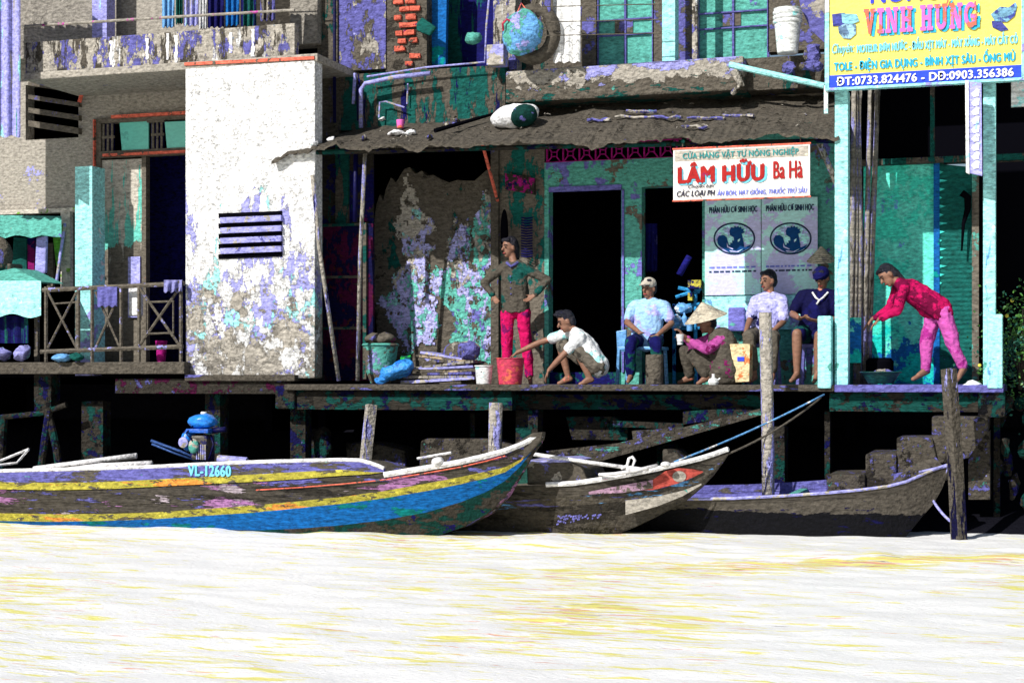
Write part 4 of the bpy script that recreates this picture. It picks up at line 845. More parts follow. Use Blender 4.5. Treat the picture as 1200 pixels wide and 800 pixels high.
# bamboo bundle
for i, (x, r, lean) in enumerate(((997, .035, 4), (1003, .03, 0), (1008, .04, -3), (1014, .03, 6), (1019, .035, 10), (1010, .025, 14), (1001, .02, 8))):
    labs = ["thick leftmost bamboo pole of the bundle beside the left cyan post", "second bamboo pole from the left in the bundle", "thickest bamboo pole standing in the middle of the bundle", "bamboo pole of the bundle leaning just right of the thickest one", "rightmost leaning bamboo pole of the bundle against the turquoise wall", "thin bamboo pole leaning across the middle of the bundle", "thinnest bamboo pole near the left of the bundle"]
    solo(MB().tube([pt(x + lean, 98, 18.2 + i * .05), pt(x + lean * .3, 280, 18.15 + i * .05), pt(x - 2, 452, 18.05 + i * .05)], [r * .8, r, r], 8), "bamboo_pole", m_bamboo, labs[i], "pole", "bamboo poles bundled beside the left cyan post", smooth=True)
ts = root("teal_bench", pt(1003, 446, 17.9), "small teal bench on end between the bamboo bundle and the cyan post", "bench")
MB().rect(994, 372, 1009, 425, 17.85, .05).build("seat", m_tealwall, ts); MB().rect(995, 425, 999, 452, 17.9, .05).build("leg", m_greenwall, ts); MB().rect(1004, 425, 1008, 452, 17.9, .05).build("leg", m_greenwall, ts)

# ================================================================== DECKS
DK = root("wooden_deck", pt(650, 457, 17.4), "long dark timber landing deck under the shop where people sit", "deck")
zt = wz(650, 450.5, 17.4)
mb = MB(); xa, xb = wx(333, 17.4), wx(977, 17.4); n = 40
zb = zt - .07
mb.box((xa, 17.4, zb), (xb, 19.35, zt)); mb.build("deck_boards", m_plank, DK, bev=.01)
MB().rect(340, 458, 600, 480, 17.5, .14, 480).jit(.008, 5).build("front_beam", m_dark_beam, DK)
MB().rect(322, 452, 345, 479, 17.45, .2).build("beam_end", m_pile, DK, bev=.02)
MB().rect(600, 462, 900, 480, 17.75, .14, 750).jit(.03, 5).build("front_beam", m_dark_beam, DK)
DR = root("landing_deck", pt(1075, 457, 17.4), "short deck at right with a lavender front edge where the red shirted woman stands", "deck")
mb = MB(); mb.box((xb + .01, 17.38, zt - .075), (wx(1176, 17.4), 19.35, zt + .003)); mb.build("deck_boards", m_lavplank, DR, bev=.008)
MB().rect(972, 460, 1172, 482, 17.5, .14, 1072).jit(.006, 5).build("front_beam", m_dark_beam, DR)
MB().rect(1146, 458, 1178, 489, 17.42, .2, 1160).build("beam_end", m_pile, DR, bev=.02)
for (x0, x1, y0, Yp) in ((340, 357, 480, 17.7), (362, 378, 503, 18.2), (604, 630, 480, 17.75), (550, 556, 484, 18.3), (900, 920, 500, 17.7), (770, 790, 520, 18.3), (640, 656, 560, 17.5)):
    MB().rect(x0, y0, x1, 650, Yp, .2).jit(.012, 6).build("stilt", m_pile, DK)
for (x0, x1, y0, Yp) in ((966, 972, 482, 17.8), (1164, 1172, 488, 17.8)):
    MB().rect(x0, y0, x1, 650, Yp, .15).jit(.01, 6).build("stilt", m_pile, DR)
MB().rect(1135, 505, 1160, 585, 17.55, .25).jit(.02, 7).build("broken_stilt", m_conc, DR)
# added near-black closure standing in for the shade under the decks
o = MB().box((-16, 20.6, -.5), (9, 20.8, 1.5)).build("shade_wall", m_shadow_fill); tag(o, "near-black wall added for the shade behind the stilts", None, None, "structure")
# loose timbers
def stick(p0, p1, r, m, lab, name="mooring_stake", cat="stake", square=False, grp=None):
    a, b = pt(*p0), pt(*p1); mb = MB().tube([a, (a + b) / 2 + Vector((.008, 0, 0)), b], r, 4 if square else 8); mb.jit(.006, 9)
    return solo(mb, name, m, lab, cat, grp, smooth=not square)
stick((435, 474, 17.35), (420, 600, 17.2), .075, m_stake, "squared grey stake leaning left behind the long striped boat", square=True)
stick((581, 472, 17.2), (577, 600, 17.1), .08, m_stake, "pale upright stake just left of the striped boat's bow")
stick((897, 366, 16.95), (901, 640, 16.95), .066, m_stake, "tall bleached stake rising in front of the seated men")
stick((1112, 432, 16.6), (1125, 650, 16.55), .078, m_dstake, "tall dark wet stake at right between the stairs and the grey boat's bow", square=True)
# concrete ledge & stair
SC = root("concrete_stairs", pt(1060, 575, 17.2), "rough concrete stairs going down to the water under the right deck", "stairs")
for (pl, Yq, t) in (([(1092, 488), (1158, 488), (1158, 505), (1135, 536), (1092, 545)], 17.25, .9), ([(1051, 512), (1092, 512), (1100, 545), (1092, 570), (1051, 560)], 17.2, .9), ([(1014, 531), (1051, 531), (1051, 600), (1014, 590)], 17.15, .9), ([(968, 556), (1014, 556), (1014, 610), (968, 610)], 17.1, .9)):
    MB().poly(pl, Yq, t).jit(.012, 6).build("step", m_conc, SC, bev=.02)
mb = MB(); mb.tube([pt(1105, 548, 17.12), pt(1080, 560, 17.1), pt(1040, 590, 17.05)], [.12, .14, .1], 8); mb.jit(.05, 6); solo(mb, "rubble", m_conc, "crumbled concrete rubble sloping beside the stairs above the grey boat", "rubble")
# hull-shaped debris and ledges under the centre deck
LD = root("timber_pile", pt(720, 530, 17.9), "heap of broken boards and beams wedged under the middle of the deck", "timber pile")
for (pl, Yq, m) in (([(663, 488), (720, 488), (735, 500), (735, 515), (670, 515)], 17.95, m_pile), ([(718, 492), (800, 496), (800, 503), (718, 500)], 17.8, m_pile), ([(740, 505), (810, 500), (810, 506), (742, 516)], 17.7, m_conc), ([(640, 528), (760, 515), (760, 524), (655, 538)], 17.7, m_conc), ([(680, 530), (890, 478), (892, 486), (700, 541), (650, 548)], 17.6, mat("slant_beam", k(DGREY,.65), [(k(TEAL,.8),.56,8,(.5,1,2)), (LAV2,.58,10), (VDG,.57,6)], bump=.6)), ([(800, 482), (880, 476), (884, 484), (800, 497)], 17.65, m_pile)):
    MB().poly(pl, Yq, .25).jit(.012, 7).build("board", m, LD)
for (pl, Yq, lab) in (([(492, 516), (500, 514), (570, 514), (600, 522), (600, 560), (490, 560)], 17.8, "rough concrete block lying behind the striped boat's bow"), ([(405, 518), (440, 520), (475, 527), (475, 560), (405, 560)], 18.3, "low dark block under the deck behind the leaning stake"), ([(776, 526), (790, 527), (802, 540), (802, 560), (776, 560)], 17.5, "small rounded block behind the eye painted boat")):
    solo(MB().poly(pl, Yq, .5).jit(.02, 6), "concrete_block", m_conc, lab, "block", bev=.03)
mb = MB().ell(pt(378, 520, 18.0), (.12, .1, .22)).jit(.04, 6); solo(mb, "sack", m_pile, "dark sack slumped against the stilt under the deck's left end", "sack", smooth=True)

# ================================================================== BOATS
def hull(name, tab, Yc, beam, mats, bands, parent, inner, bow_right=True, thick=.035):
    """tab: rows (px, [py of sheer ... keel], width factor). Bands between successive py rows take a material index"""
    near = []; farr = []; cen = []
    prof = [1.0, .99, .97, .93, .82, .55]
    for px, pys, w in tab:
        nr = []; fr_ = []
        m = len(pys)
        for j, py in enumerate(pys):
            t = j / (m - 1); hw = beam * w * (1 - .10 * t - .30 * t ** 4)
            p = pt(px, py, Yc - hw); nr.append(p); fr_.append(Vector((p.x, Yc + hw, p.z)))
        near.append(nr); farr.append(fr_)
    mb = MB(); mb.grid(near, mif=lambda i, j: bands[j])
    mb.grid([r[::-1] for r in farr], mif=lambda i, j: bands[len(bands) - 1 - j])
    mb.grid([[n[-1], f[-1]] for n, f in zip(near, farr)])
    # inside
    ins = [[n[0] + Vector((0, thick, -.005)), n[0] + Vector((0, thick + .06, -.13)), f[0] + Vector((0, -thick - .06, -.13)), f[0] + Vector((0, -thick, -.005))] if (f[0] - n[0]).length > .15 else [n[0], n[0] + Vector((0,0,-.02)), f[0] + Vector((0,0,-.02)), f[0]] for n, f in zip(near, farr)]
    mb.grid([r[::-1] for r in ins], mi=len(mats) - 1)
    mb.grid([[n[0], i[0]] for n, i in zip(near, ins)][::-1], mi=len(mats) - 1)
    mb.grid([[i[-1], f[0]] for f, i in zip(farr, ins)][::-1], mi=len(mats) - 1)
    # stern plate and stem close
    mb.add(near[0] + farr[0][::-1], [tuple(range(2 * len(near[0])))], 0); mb.add(near[-1] + farr[-1][::-1], [tuple(range(2 * len(near[0])))[::-1]], 0)
    return mb.build(name, mats, parent, smooth=False), near, farr
m_bdark = mat("hull_dark_planks", k(DGREY,.55), [(LAV2, .585, 4, (.4,1,2.6)), (k(S(185,130,185),.7), .565, 2.2, (.45,1,3)), (k(S(195,180,190),.8), .60, 2.6, (.5,1,2.4)), (k(VDG,.7), .58, 2.3, (.3,1,4))], bump=.6, stretch=(.2,1,2), wave=('Z', 3.2, .25))
m_byel = mat("hull_yellow_stripe", k(OCH,.8), [(S(215,140,62), .60, 2.0, (.4,1,3)), (k(DGREY,.8), .575, 9, (.5,1,2)), (k(OCH,1.15), .60, 9)], bump=.3)
m_bblue = mat("hull_blue", S(12,92,160), [(S(0,110,110), .60, 2.2, (.6,1,2)), (k(LAV2,1), .74, 8)], bump=.35, stretch=(.3,1,2))
m_bgreen = mat("hull_green_wet", k(S(10,66,60),.7), [(VDG, .48, 3, (.6,1,2)), (k(NAVY,1), .6, 4)], bump=.4)
m_bwash = mat("washboard_violet", LAV2, [(k(DGREY,.8), .54, 2.6, (.4,1,2.0)), (k(LAV,.7), .62, 8, (.5,1,2)), (TEAL, .64, 9, (.5,1,2))], bump=.4, stretch=(.2,1,2))
m_bwhite = mat("gunwale_white", (.78,.77,.78,1), [(S(210,170,190), .64, 6, (.4,1,1)), (LAV, .66, 7)], bump=.3)
m_bin = mat("boat_inside", k(DGREY,.8), [(LAV2,.6,4)], bump=.4)
B1 = root("striped_boat", pt(250, 625, 15.3), "long wooden boat with yellow and blue stripes numbered VL-12660 in the foreground", "boat")
Y1 = 15.45
#      px     sheer  stripe-top stripe-bot blue-bot   keel   w
T1 = [(-420, [572, 598, 607, 612, 640], .6), (-200, [574, 600, 609, 614, 650], .95), (0, [574, 601, 610, 616, 660], 1), (60, [575, 602, 611, 617, 660], 1), (120, [574, 602, 610, 618, 660], 1), (180, [571, 600, 608, 619, 660], 1), (240, [568, 596, 604, 620, 660], 1), (300, [565, 591.5, 600, 621, 660], 1),
      (350, [562, 587, 595, 619, 656], .99), (400, [558, 582, 590, 615, 650], .96), (450, [553, 575, 583.5, 609, 642], .90), (500, [545, 566, 575, 600, 632], .78), (540, [538, 558.5, 567, 588, 618], .62), (570, [531, 552, 560, 576, 602], .44), (592, [525, 547, 553, 563, 582], .28), (610, [518, 538, 541, 546, 556], .13), (624, [511, 522, 525, 528, 533], .06), (635, [506, 512, 514, 516, 519], .03)]
h1, n1, f1 = hull("hull", T1, Y1, .55, [m_bdark, m_byel, m_bblue, m_bgreen, m_bin], [0, 1, 2, 3], B1, m_bin)
# dark stem head
MB().prism([pt(596, 524, Y1-.06), pt(624, 507, Y1-.06), pt(636, 506, Y1-.06), pt(634, 516, Y1-.06), pt(612, 540, Y1-.06), pt(600, 556, Y1-.06), pt(594, 548, Y1-.06)], Vector((0,.12,0))).build("stem_head", mat("stem_dark", k(DGREY,.6), [(LAV2,.7,8)]), B1, bev=.012)
# washboard
wbp = [(-420, 553, 572), (0, 552, 573), (60, 550.5, 574), (120, 549, 573), (180, 547, 570), (240, 544, 567), (300, 541.5, 564), (350, 540, 561), (400, 539, 557), (422, 539.5, 556), (435, 543, 555), (450, 549, 553)]
yn = Y1 - .55
def yy(px): return yn + (lerp([(0, 0), (350, .005), (400, .02), (450, .055)], px) if px > 0 else 0)
rows = [[pt(px, a, yy(px) - .012), pt(px, b - 8.5 * max(0, min(1, (450 - px) / 60)), yy(px) - .012), pt(px, b, yy(px) - .012)] for px, a, b in wbp]
mb = MB(); mb.grid(rows, mif=lambda i, j: j); mb.grid([[p + Vector((0, .035, 0)) for p in r][::-1] for r in rows]); mb.build("washboard", [m_bwash, m_byel], B1)
MB().tube([pt(px, a - .5, yy(px)) for px, a, b in wbp], .022, 6).build("washboard_cap", m_bwhite, B1)
rows = [[pt(px, a - .5, yy(px)) + Vector((0,.03,0)), pt(px, a - .5, yy(px)) + Vector((0,.35,.05)), pt(px, a-.5, yy(px)) + Vector((0,.75,.05)), pt(px, a-.5, yy(px)) + Vector((0,1.05,0))] for px, a, b in wbp]
MB().grid([[p - Vector((0,0,.035 + .03 * i)) for i, p in enumerate(r)][::-1] for r in rows]).build("foredeck", m_bin, B1)
for j, off in ((0, 0),):
    MB().tube([pt(px, p[0] + 3, Y1 - .55 * w - .005) for px, p, w in T1 if px >= 450], [.032]*5 + [.03, .03, .03] , 6).build("gunwale", m_bwhite, B1)
    MB().tube([Vector((pt(px, p[0] + 3, Y1 - .55 * w).x, Y1 + .55 * w, pt(px, p[0] + 3, Y1 - .55 * w).z)) for px, p, w in T1 if px >= 450], [.03]*8, 6).build("gunwale", m_bwhite, B1)
MB().tube([pt(px, p[0] + 9, Y1 - .55 * w - .012) for px, p, w in T1 if 300 <= px <= 600], .006, 4).build("pinstripe", m_salmon, B1)
text("lettering", "VL-12660", 220, 545, 271, 557.5, yn - .018, m_tcy2, B1, .04, 245)
pc = root("cleat_block", pt(511, 541, Y1 - .4), "small pale block with a pole stub lashed on the striped boat's gunwale", "cleat")
MB().ell(pt(513, 541, Y1 - .40), (.06,.06,.05)).jit(.015, 9).build("lashing", m_bwhite, pc, smooth=True)
MB().tube([pt(489, 537, Y1 - .3), pt(529, 530, Y1 - .3)], .014, 6).build("pole_stub", m_bwhite, pc)
stick((40, 549, 15.35), (160, 534, 15.45), .03, m_bwhite, "long white paddle lying on the striped boat's deck left of the motor", "paddle", "paddle")
stick((80, 548, 15.6), (178, 543, 15.7), .035, m_bwhite, "short white board lying beside the long white paddle", "board", "board")
mb = MB().tube([pt(-30, 552, 15.6), pt(34, 526, 15.7), pt(20, 542, 15.6), pt(-4, 545, 15.5)], .016, 6); solo(mb, "bent_pole", m_bwhite, "thin bent white pole sticking up at the left edge of the striped boat", "pole")
# outboard motor
MO = root("outboard_motor", pt(245, 543, 15.5), "blue long tail boat motor standing on the striped boat", "boat motor")
c = pt(236, 520, 15.5)
MB().box(c + Vector((-.09,-.1,-.17)), c + Vector((.12,.1,.1))).build("engine_block", mat("engine_metal", k(DGREY,.7), [(NAVY,.5,7), (k(GREY,1),.66,9)], rough=.5, spec=.4), MO, bev=.03)
MB().ell(c + Vector((.02,0,.24)), (.17,.13,.085)).jit(.015, 7).build("fuel_tank", mat("tank_blue", S(30,130,230), [(NAVY,.62,6)], rough=.35, spec=.5, bump=.1), MO, smooth=True)
MB().ell(c + Vector((-.13,-.04,.04)), (.075,.1,.12)).build("flywheel_cover", MATS["tank_blue"], MO, smooth=True)
MB().ell(c + Vector((-.02,-.13,-.02)), (.06,.04,.08)).build("air_filter", mat("filter_pale", k(GREY,1.1), [(TEAL,.5,9)]), MO, smooth=True)
MB().box(c + Vector((-.12,-.13,.12)), c + Vector((.15,.1,.165))).build("cowl_plate", mat("cowl_blue", S(20,90,190), [(k(LAV,.8), .62, 9)], rough=.4, spec=.4), MO, bev=.01)
MB().lathe(c + Vector((-.13,-.145,.02)), [(.001,-.0),(.05,0),(.06,.012),(.055,.02),(.02,.03),(.001,.03)], 16, M=Matrix.Rotation(math.radians(90), 3, 'X')).build("starter_pulley", m_pipe, MO, smooth=True)
for q in range(5): MB().box(c + Vector((.0 + q * .025, -.115, -.16)), c + Vector((.012 + q * .025, -.1, .0))).build("cooling_fin", m_pipe, MO)
MB().tube([c + Vector((.14,-.05,.1)), c + Vector((.2,-.1,.0)), c + Vector((.16,-.1,-.12)), c + Vector((.1,-.05,-.2))], .012, 6).tube([c + Vector((-.05,-.08,.2)), c + Vector((-.1,-.15,.12)), c + Vector((-.02,-.16,.04))], .009, 6).build("fuel_hose", m_dpipe, MO, smooth=True)
MB().lathe(c + Vector((.03,0,.31)), [(.03,0),(.035,.02),(.03,.035),(.001,.036)], 12).build("filler_cap", m_whitep, MO, smooth=True)
MB().tube([c + Vector((.1,0,.14)), c + Vector((.3,-.02,.16))], .03, 8).build("exhaust", m_dpipe, MO, smooth=True)
MB().box(c + Vector((.05,-.06,-.3)), c + Vector((.13,.06,-.1))).box(c + Vector((-.02,-.12,-.28)), c + Vector((.25,.12,-.24))).build("mount", m_dpipe, MO, bev=.01)
MB().tube([pt(177, 516, 15.35), pt(210, 528, 15.4), pt(243, 542, 15.5)], .016, 6).tube([pt(178, 520, 15.3), pt(205, 531, 15.35), pt(234, 541, 15.45)], .012, 6).build("drive_shaft", mat("shaft_steel", k(S(60,90,150),.9), rough=.4, metal=.3), MO, smooth=True)
MB().tube([pt(256, 538, 15.4), pt(290, 541, 15.4)], .04, 7).jit(.015, 12).build("tiller_cloth", m_pipe, MO)

# boat 2
B2 = root("eye_boat", pt(650, 625, 16.2), "dark wooden boat with a red painted eye on its bow", "boat")
Y2 = 16.3
T2 = [(330, [578, 600, 610, 640], .8), (470, [574, 592, 602, 650], .95), (540, [571, 589, 599, 650], 1), (600, [569, 586, 596, 648], 1), (640, [567.5, 584, 594, 644], .98), (672, [566, 582, 592, 640], .93), (700, [562, 579, 590, 634], .86), (740, [555, 574, 586, 619], .70), (770, [549, 568, 582, 604], .54), (800, [542, 562, 574, 588], .36), (820, [537, 556, 565, 572], .22), (836, [532, 547, 552, 556], .11), (847, [528, 537, 539, 542], .05), (853, [526, 530, 531, 533], .03)]
m_b2 = mat("old_hull_dark", k(DGREY,.62), [(k(VDG,.8), .56, 2.5, (.4,1,2.4)), (LAV2, .70, 8, (.4,1,3)), (k(MAG,.5), .74, 4, (.3,1,3))], bump=.5, stretch=(.2,1,2))
m_b2s = mat("old_hull_strake", k(DGREY,.72), [(SKYB, .58, 4, (.3,1,3)), (LAV2, .6, 6, (.3,1,3))], bump=.5)
m_b2l = mat("old_hull_lower", k(DGREY,.55), [(k(VDG,.7), .52, 2.5, (.5,1,2)), (LAV2, .66, 10, (.7,1,1.6), (-.0, 0)), (NAVY, .64, 4)], bump=.5)
h2, n2, f2 = hull("hull", T2, Y2, .5, [m_b2, m_b2s, m_b2l, m_bin], [0, 1, 2], B2, m_bin)
def y2(px, off=0): return Y2 - .5 * lerp([(t[0], t[2]) for t in T2], px) - .012 - off
def decal(pl, name, m, parent, yf, off=0):
    """thin painted patch lying on the hull side"""
    cx = sum(p[0] for p in pl) / len(pl); cy = sum(p[1] for p in pl) / len(pl)
    mb = MB(); vs = [pt(cx, cy, yf(cx, off))] + [pt(px, py, yf(px, off)) for px, py in pl]; n = len(pl)
    mb.add(vs, [(0, 1 + (i + 1) % n, 1 + i) for i in range(n)]); return mb.build(name, m, parent)
eyep = []
up_ = [(735, 567), (750, 562), (765, 555), (780, 549), (795, 546), (812, 548), (824, 551)]; dn_ = [(822, 557), (812, 563), (795, 567), (780, 571), (765, 572), (750, 574), (738, 573)]
def strip(up, dn, name, m, parent, yf, off):
    n = 24; rows = []
    for i in range(n + 1):
        t = i / n; x = up[0][0] + (up[-1][0] - up[0][0]) * t; a = lerp(up, x); b = lerp(sorted(dn), x)
        rows.append([pt(x, a + (b - a) * j / 4, yf(x, off)) for j in range(5)])
    return MB().grid(rows).build(name, m, parent)
strip([(735, 571), (765, 562), (780, 551.5), (795, 548), (812, 549.5), (824, 552)], [(735, 574), (765, 574), (780, 570), (795, 566), (812, 559), (824, 553)], "painted_eye", mat("eye_red", k(S(195,85,75),.75), [(k(GREY,.8), .66, 6), (DGREY,.7,9)], bump=.2), B2, y2, .004)
decal([(796 + 8 * math.cos(t), 558 + 6.5 * math.sin(t)) for t in [i * math.pi / 9 for i in range(18)]], "painted_pupil", mat("pupil_grey", k(GREY,.9), bump=.1), B2, y2, .012)
strip([(690, 576), (730, 568), (765, 562)], [(690, 579), (730, 577), (765, 572)], "painted_lash", mat("lash_pinkgrey", k(S(175,140,165),.9), [(DGREY,.52,9)]), B2, y2, .008)
strip([(733, 586), (770, 581.5), (800, 574.5), (822, 566)], [(733, 603), (770, 593), (800, 581), (822, 568)], "chin_patch", mat("chin_cream", k(GREY,1.0), [(k(TEAL,.9),.64,8)]), B2, y2, .006)
rr = random.Random(8); sc_m = mat("faded_lav", k(LAV2,1.1), [(k(DGREY,.7), .66, 12)]); sb_ = MB()
for q in range(46):
    x = 650 + rr.random() * 52; y = 609 - (x - 650) * .10 + rr.uniform(-5, 5) * (1 - (x - 650) / 90); w_ = rr.uniform(1.2, 3.2); yq = y2(x, .006)
    sb_.add([pt(x, y, yq), pt(x + w_, y - 1, yq), pt(x + w_ * 1.1, y + .8, yq), pt(x + w_ * .2, y + 1.8, yq)], [(0, 3, 2, 1)])
sb_.build("faded_lettering", sc_m, B2)
MB().tube([pt(px, p[0], Y2 - .5 * w - .004) for px, p, w in T2 if px >= 640], .028, 6).build("gunwale", m_bwhite, B2)
MB().tube([Vector((pt(px, p[0], Y2 - .5 * w).x, Y2 + .5 * w, pt(px, p[0], Y2 - .5 * w).z)) for px, p, w in T2 if px >= 640], .025, 6).build("gunwale", m_bwhite, B2)
mb = MB(); rows = [[Vector((p[0].x, p[0].y + .02, p[0].z - .02)), Vector((p[0].x, Y2, p[0].z + .02)), Vector((p[0].x, f[0].y - .02, p[0].z - .02))] for p, f in list(zip(n2, f2))[7:]]
mb.grid([r[::-1] for r in rows]).build("bow_deck", m_bwhite, B2)
hb = MB().poly([(617, 541), (668, 541), (682, 549), (690, 566), (617, 568)], Y2 - .46, .8).build("cabin_box", mat("cabin_grey", k(DGREY,.8), [(LAV2,.62,5), (k(GREY,1),.6,3)]), B2, bev=.02)
MB().poly([(612, 540), (655, 538), (668, 541), (614, 543)], Y2 - .5, .85).build("cabin_top", m_pipe, hb)
MB().poly([(606, 565), (616, 543), (617, 566), (575, 569), (590, 556)], Y2 - .52, .04).build("teal_flap", m_teal, B2)
solo(MB().tube([pt(619, 531, 15.75), pt(680, 540, 15.85), pt(737, 548, 15.9)], .022, 6), "bamboo_pole", m_bwhite, "long pale punting pole lying from the striped boat's bow to the knotted rope", "pole", smooth=True)
kn = MB().tube([pt(728, 549, 15.85), pt(735, 545, 15.85), pt(737, 537, 15.85), pt(741, 535, 15.85), pt(744, 539, 15.85), pt(741, 547, 15.85), pt(750, 549, 15.85), pt(760, 550, 15.9)], .016, 6)
kn.ell(pt(739, 549, 15.85), (.05,.04,.03)); kn.tube([pt(702, 556, 15.8), pt(720, 555, 15.8), pt(745, 551, 15.8), pt(770, 545, 15.9)], .03, 7, squash=.6); kn.ell(pt(780, 544, 15.95), (.05,.05,.03))
solo(kn, "knotted_rope", m_bwhite, "knotted white rope with a loop on the eye painted boat's deck", "rope", smooth=True)
def sag(a, b, s, n=10):
    a, b = Vector(a), Vector(b); return [a.lerp(b, i / n) - Vector((0, 0, s * 4 * (i / n) * (1 - i / n))) for i in range(n + 1)]
solo(MB().tube(sag(pt(790, 541, 16.1), pt(966, 462, 17.3), .03), .010, 6), "mooring_rope", m_rope, "taut light blue mooring rope rising from the eye painted boat to the deck", "rope", smooth=True)
solo(MB().tube(sag(pt(852, 532, 16.3), pt(962, 466, 17.35), .05), .011, 6), "mooring_rope", m_drope, "grey sagging mooring rope below the light blue one", "rope", smooth=True)
solo(MB().tube(sag(pt(1092, 584, 16.8), pt(1118, 613, 16.6), .03), .014, 6), "mooring_rope", m_pipe, "short pale rope tying the grey boat's bow to the dark wet stake", "rope", smooth=True)

# boat 3
B3 = root("grey_boat", pt(930, 625, 16.7), "plain grey wooden boat with a raised bow at right in front of the stairs", "boat")
Y3 = 16.85
T3 = [(560, [582, 590, 640], .7), (700, [584, 592, 650], .95), (780, [585, 592, 652], 1), (860, [583.5, 591, 652], 1), (920, [580.5, 589, 652], 1), (970, [577, 586, 650], .97), (1010, [573.5, 583, 648], .88), (1040, [569.5, 580, 640], .74), (1062, [564, 576, 628], .58), (1080, [556, 568, 606], .40), (1094, [550, 560, 590], .24), (1104, [546.5, 554, 572], .10), (1110, [544.5, 548, 556], .03)]
m_b3 = mat("grey_hull", k(DGREY,.62), [(VDG, .58, 2.5, (.4,1,2.6)), (k(TEAL,.6), .74, 7)], bump=.4, stretch=(.2,1,2))
m_b3shadow = mat("grey_hull_wet", k(DGREY,.72), [(k(BLACK,1), .50, 2.5, (.5,1,2), (.235,-3.2)), (k(NAVY,.6),.62,6,(.5,1,2))], bump=.4)  # black lower part is shadow on the hull put into the colour
h3, n3, f3 = hull("hull", T3, Y3, .45, [m_b3, m_b3shadow, m_lavplank], [0, 1], B3, m_lavplank)
rows = [[Vector((f[0].x, f[0].y - .03, f[0].z)), Vector((f[0].x, f[0].y - .03, f[0].z + .085))] for f in f3[1:9]]
MB().grid(rows).grid([[p + Vector((0,.03,0)) for p in r][::-1] for r in rows]).build("side_board", m_lavplank, B3)
MB().tube([pt(px, p[0], Y3 - .45 * w) for px, p, w in T3 if px > 600], .016, 6).build("gunwale", m_pipe, B3)
MB().tube([Vector((pt(px, p[0], Y3 - .45 * w).x, Y3 + .45 * w, pt(px, p[0], Y3 - .45 * w).z)) for px, p, w in T3 if px > 600], .014, 6).build("gunwale", m_pipe, B3)
MB().box(pt(925, 578, Y3 - .4), pt(934, 584, Y3 - .4) + Vector((0, .8, 0))).build("thwart", m_teal, B3)
MB().tube([pt(px, py, Y3) for px, py in ((1110, 547), (1103, 566), (1092, 586), (1078, 603), (1060, 622))], .02, 6).build("stem", m_pipe, B3)
MB().tube([pt(1077, 553, Y3 - .12), pt(1109, 546, Y3 - .03)], .015, 6).build("breast_hook", m_pipe, B3)

# ================================================================== PEOPLE
def remesh(mb, vox, it=4):
    me = bpy.data.meshes.new("tmp"); me.from_pydata([tuple(v) for v in mb.v], [], mb.f); me.update()
    ob = bpy.data.objects.new("tmp", me); COL.objects.link(ob)
    r = ob.modifiers.new("r", 'REMESH'); r.mode = 'VOXEL'; r.voxel_size = vox
    s = ob.modifiers.new("s", 'SMOOTH'); s.factor = .5; s.iterations = it
    dg = bpy.context.evaluated_depsgraph_get(); e = bpy.data.meshes.new_from_object(ob.evaluated_get(dg))
    out = MB(); out.add([v.co.copy() for v in e.vertices], [tuple(p.vertices) for p in e.polygons])
    bpy.data.objects.remove(ob); bpy.data.meshes.remove(me); bpy.data.meshes.remove(e); return out
def frame(fwd, up=Vector((0, 0, 1))):
    f = Vector(fwd).normalized(); r = f.cross(up).normalized(); u = r.cross(f).normalized()
    return Matrix((r, f, u)).transposed()          # columns: right, forward, up
def hand(mb, wrist, d, side, s=1.0, curl=.5):
    d = Vector(d).normalized(); sd = Vector(side); sd = (sd - d * sd.dot(d)).normalized(); n = d.cross(sd).normalized()
    L = .085 * s
    for i in range(4):
        b = wrist + sd * (i - 1.5) * .018 * s; mb.cap(wrist + sd * (i - 1.5) * .010 * s, b + d * L, .014 * s, .011 * s, 8)
        ln = (.036, .042, .040, .030)[i] * s
        p1 = b + d * (L + ln) + n * curl * .4 * ln; p2 = p1 + (d * (1 - curl * .6) + n * curl).normalized() * ln * .8
        mb.cap(b + d * L, p1, .0105 * s, .0095 * s, 7); mb.cap(p1, p2, .0095 * s, .008 * s, 7)
    t1 = wrist - sd * .04 * s + d * .045 * s + n * .012 * s; mb.cap(wrist - sd * .012 * s + d * .012 * s, t1, .014 * s, .011 * s, 8); mb.cap(t1, t1 + (d * .8 - sd * .35 + n * .3).normalized() * .035 * s, .011 * s, .009 * s, 7)
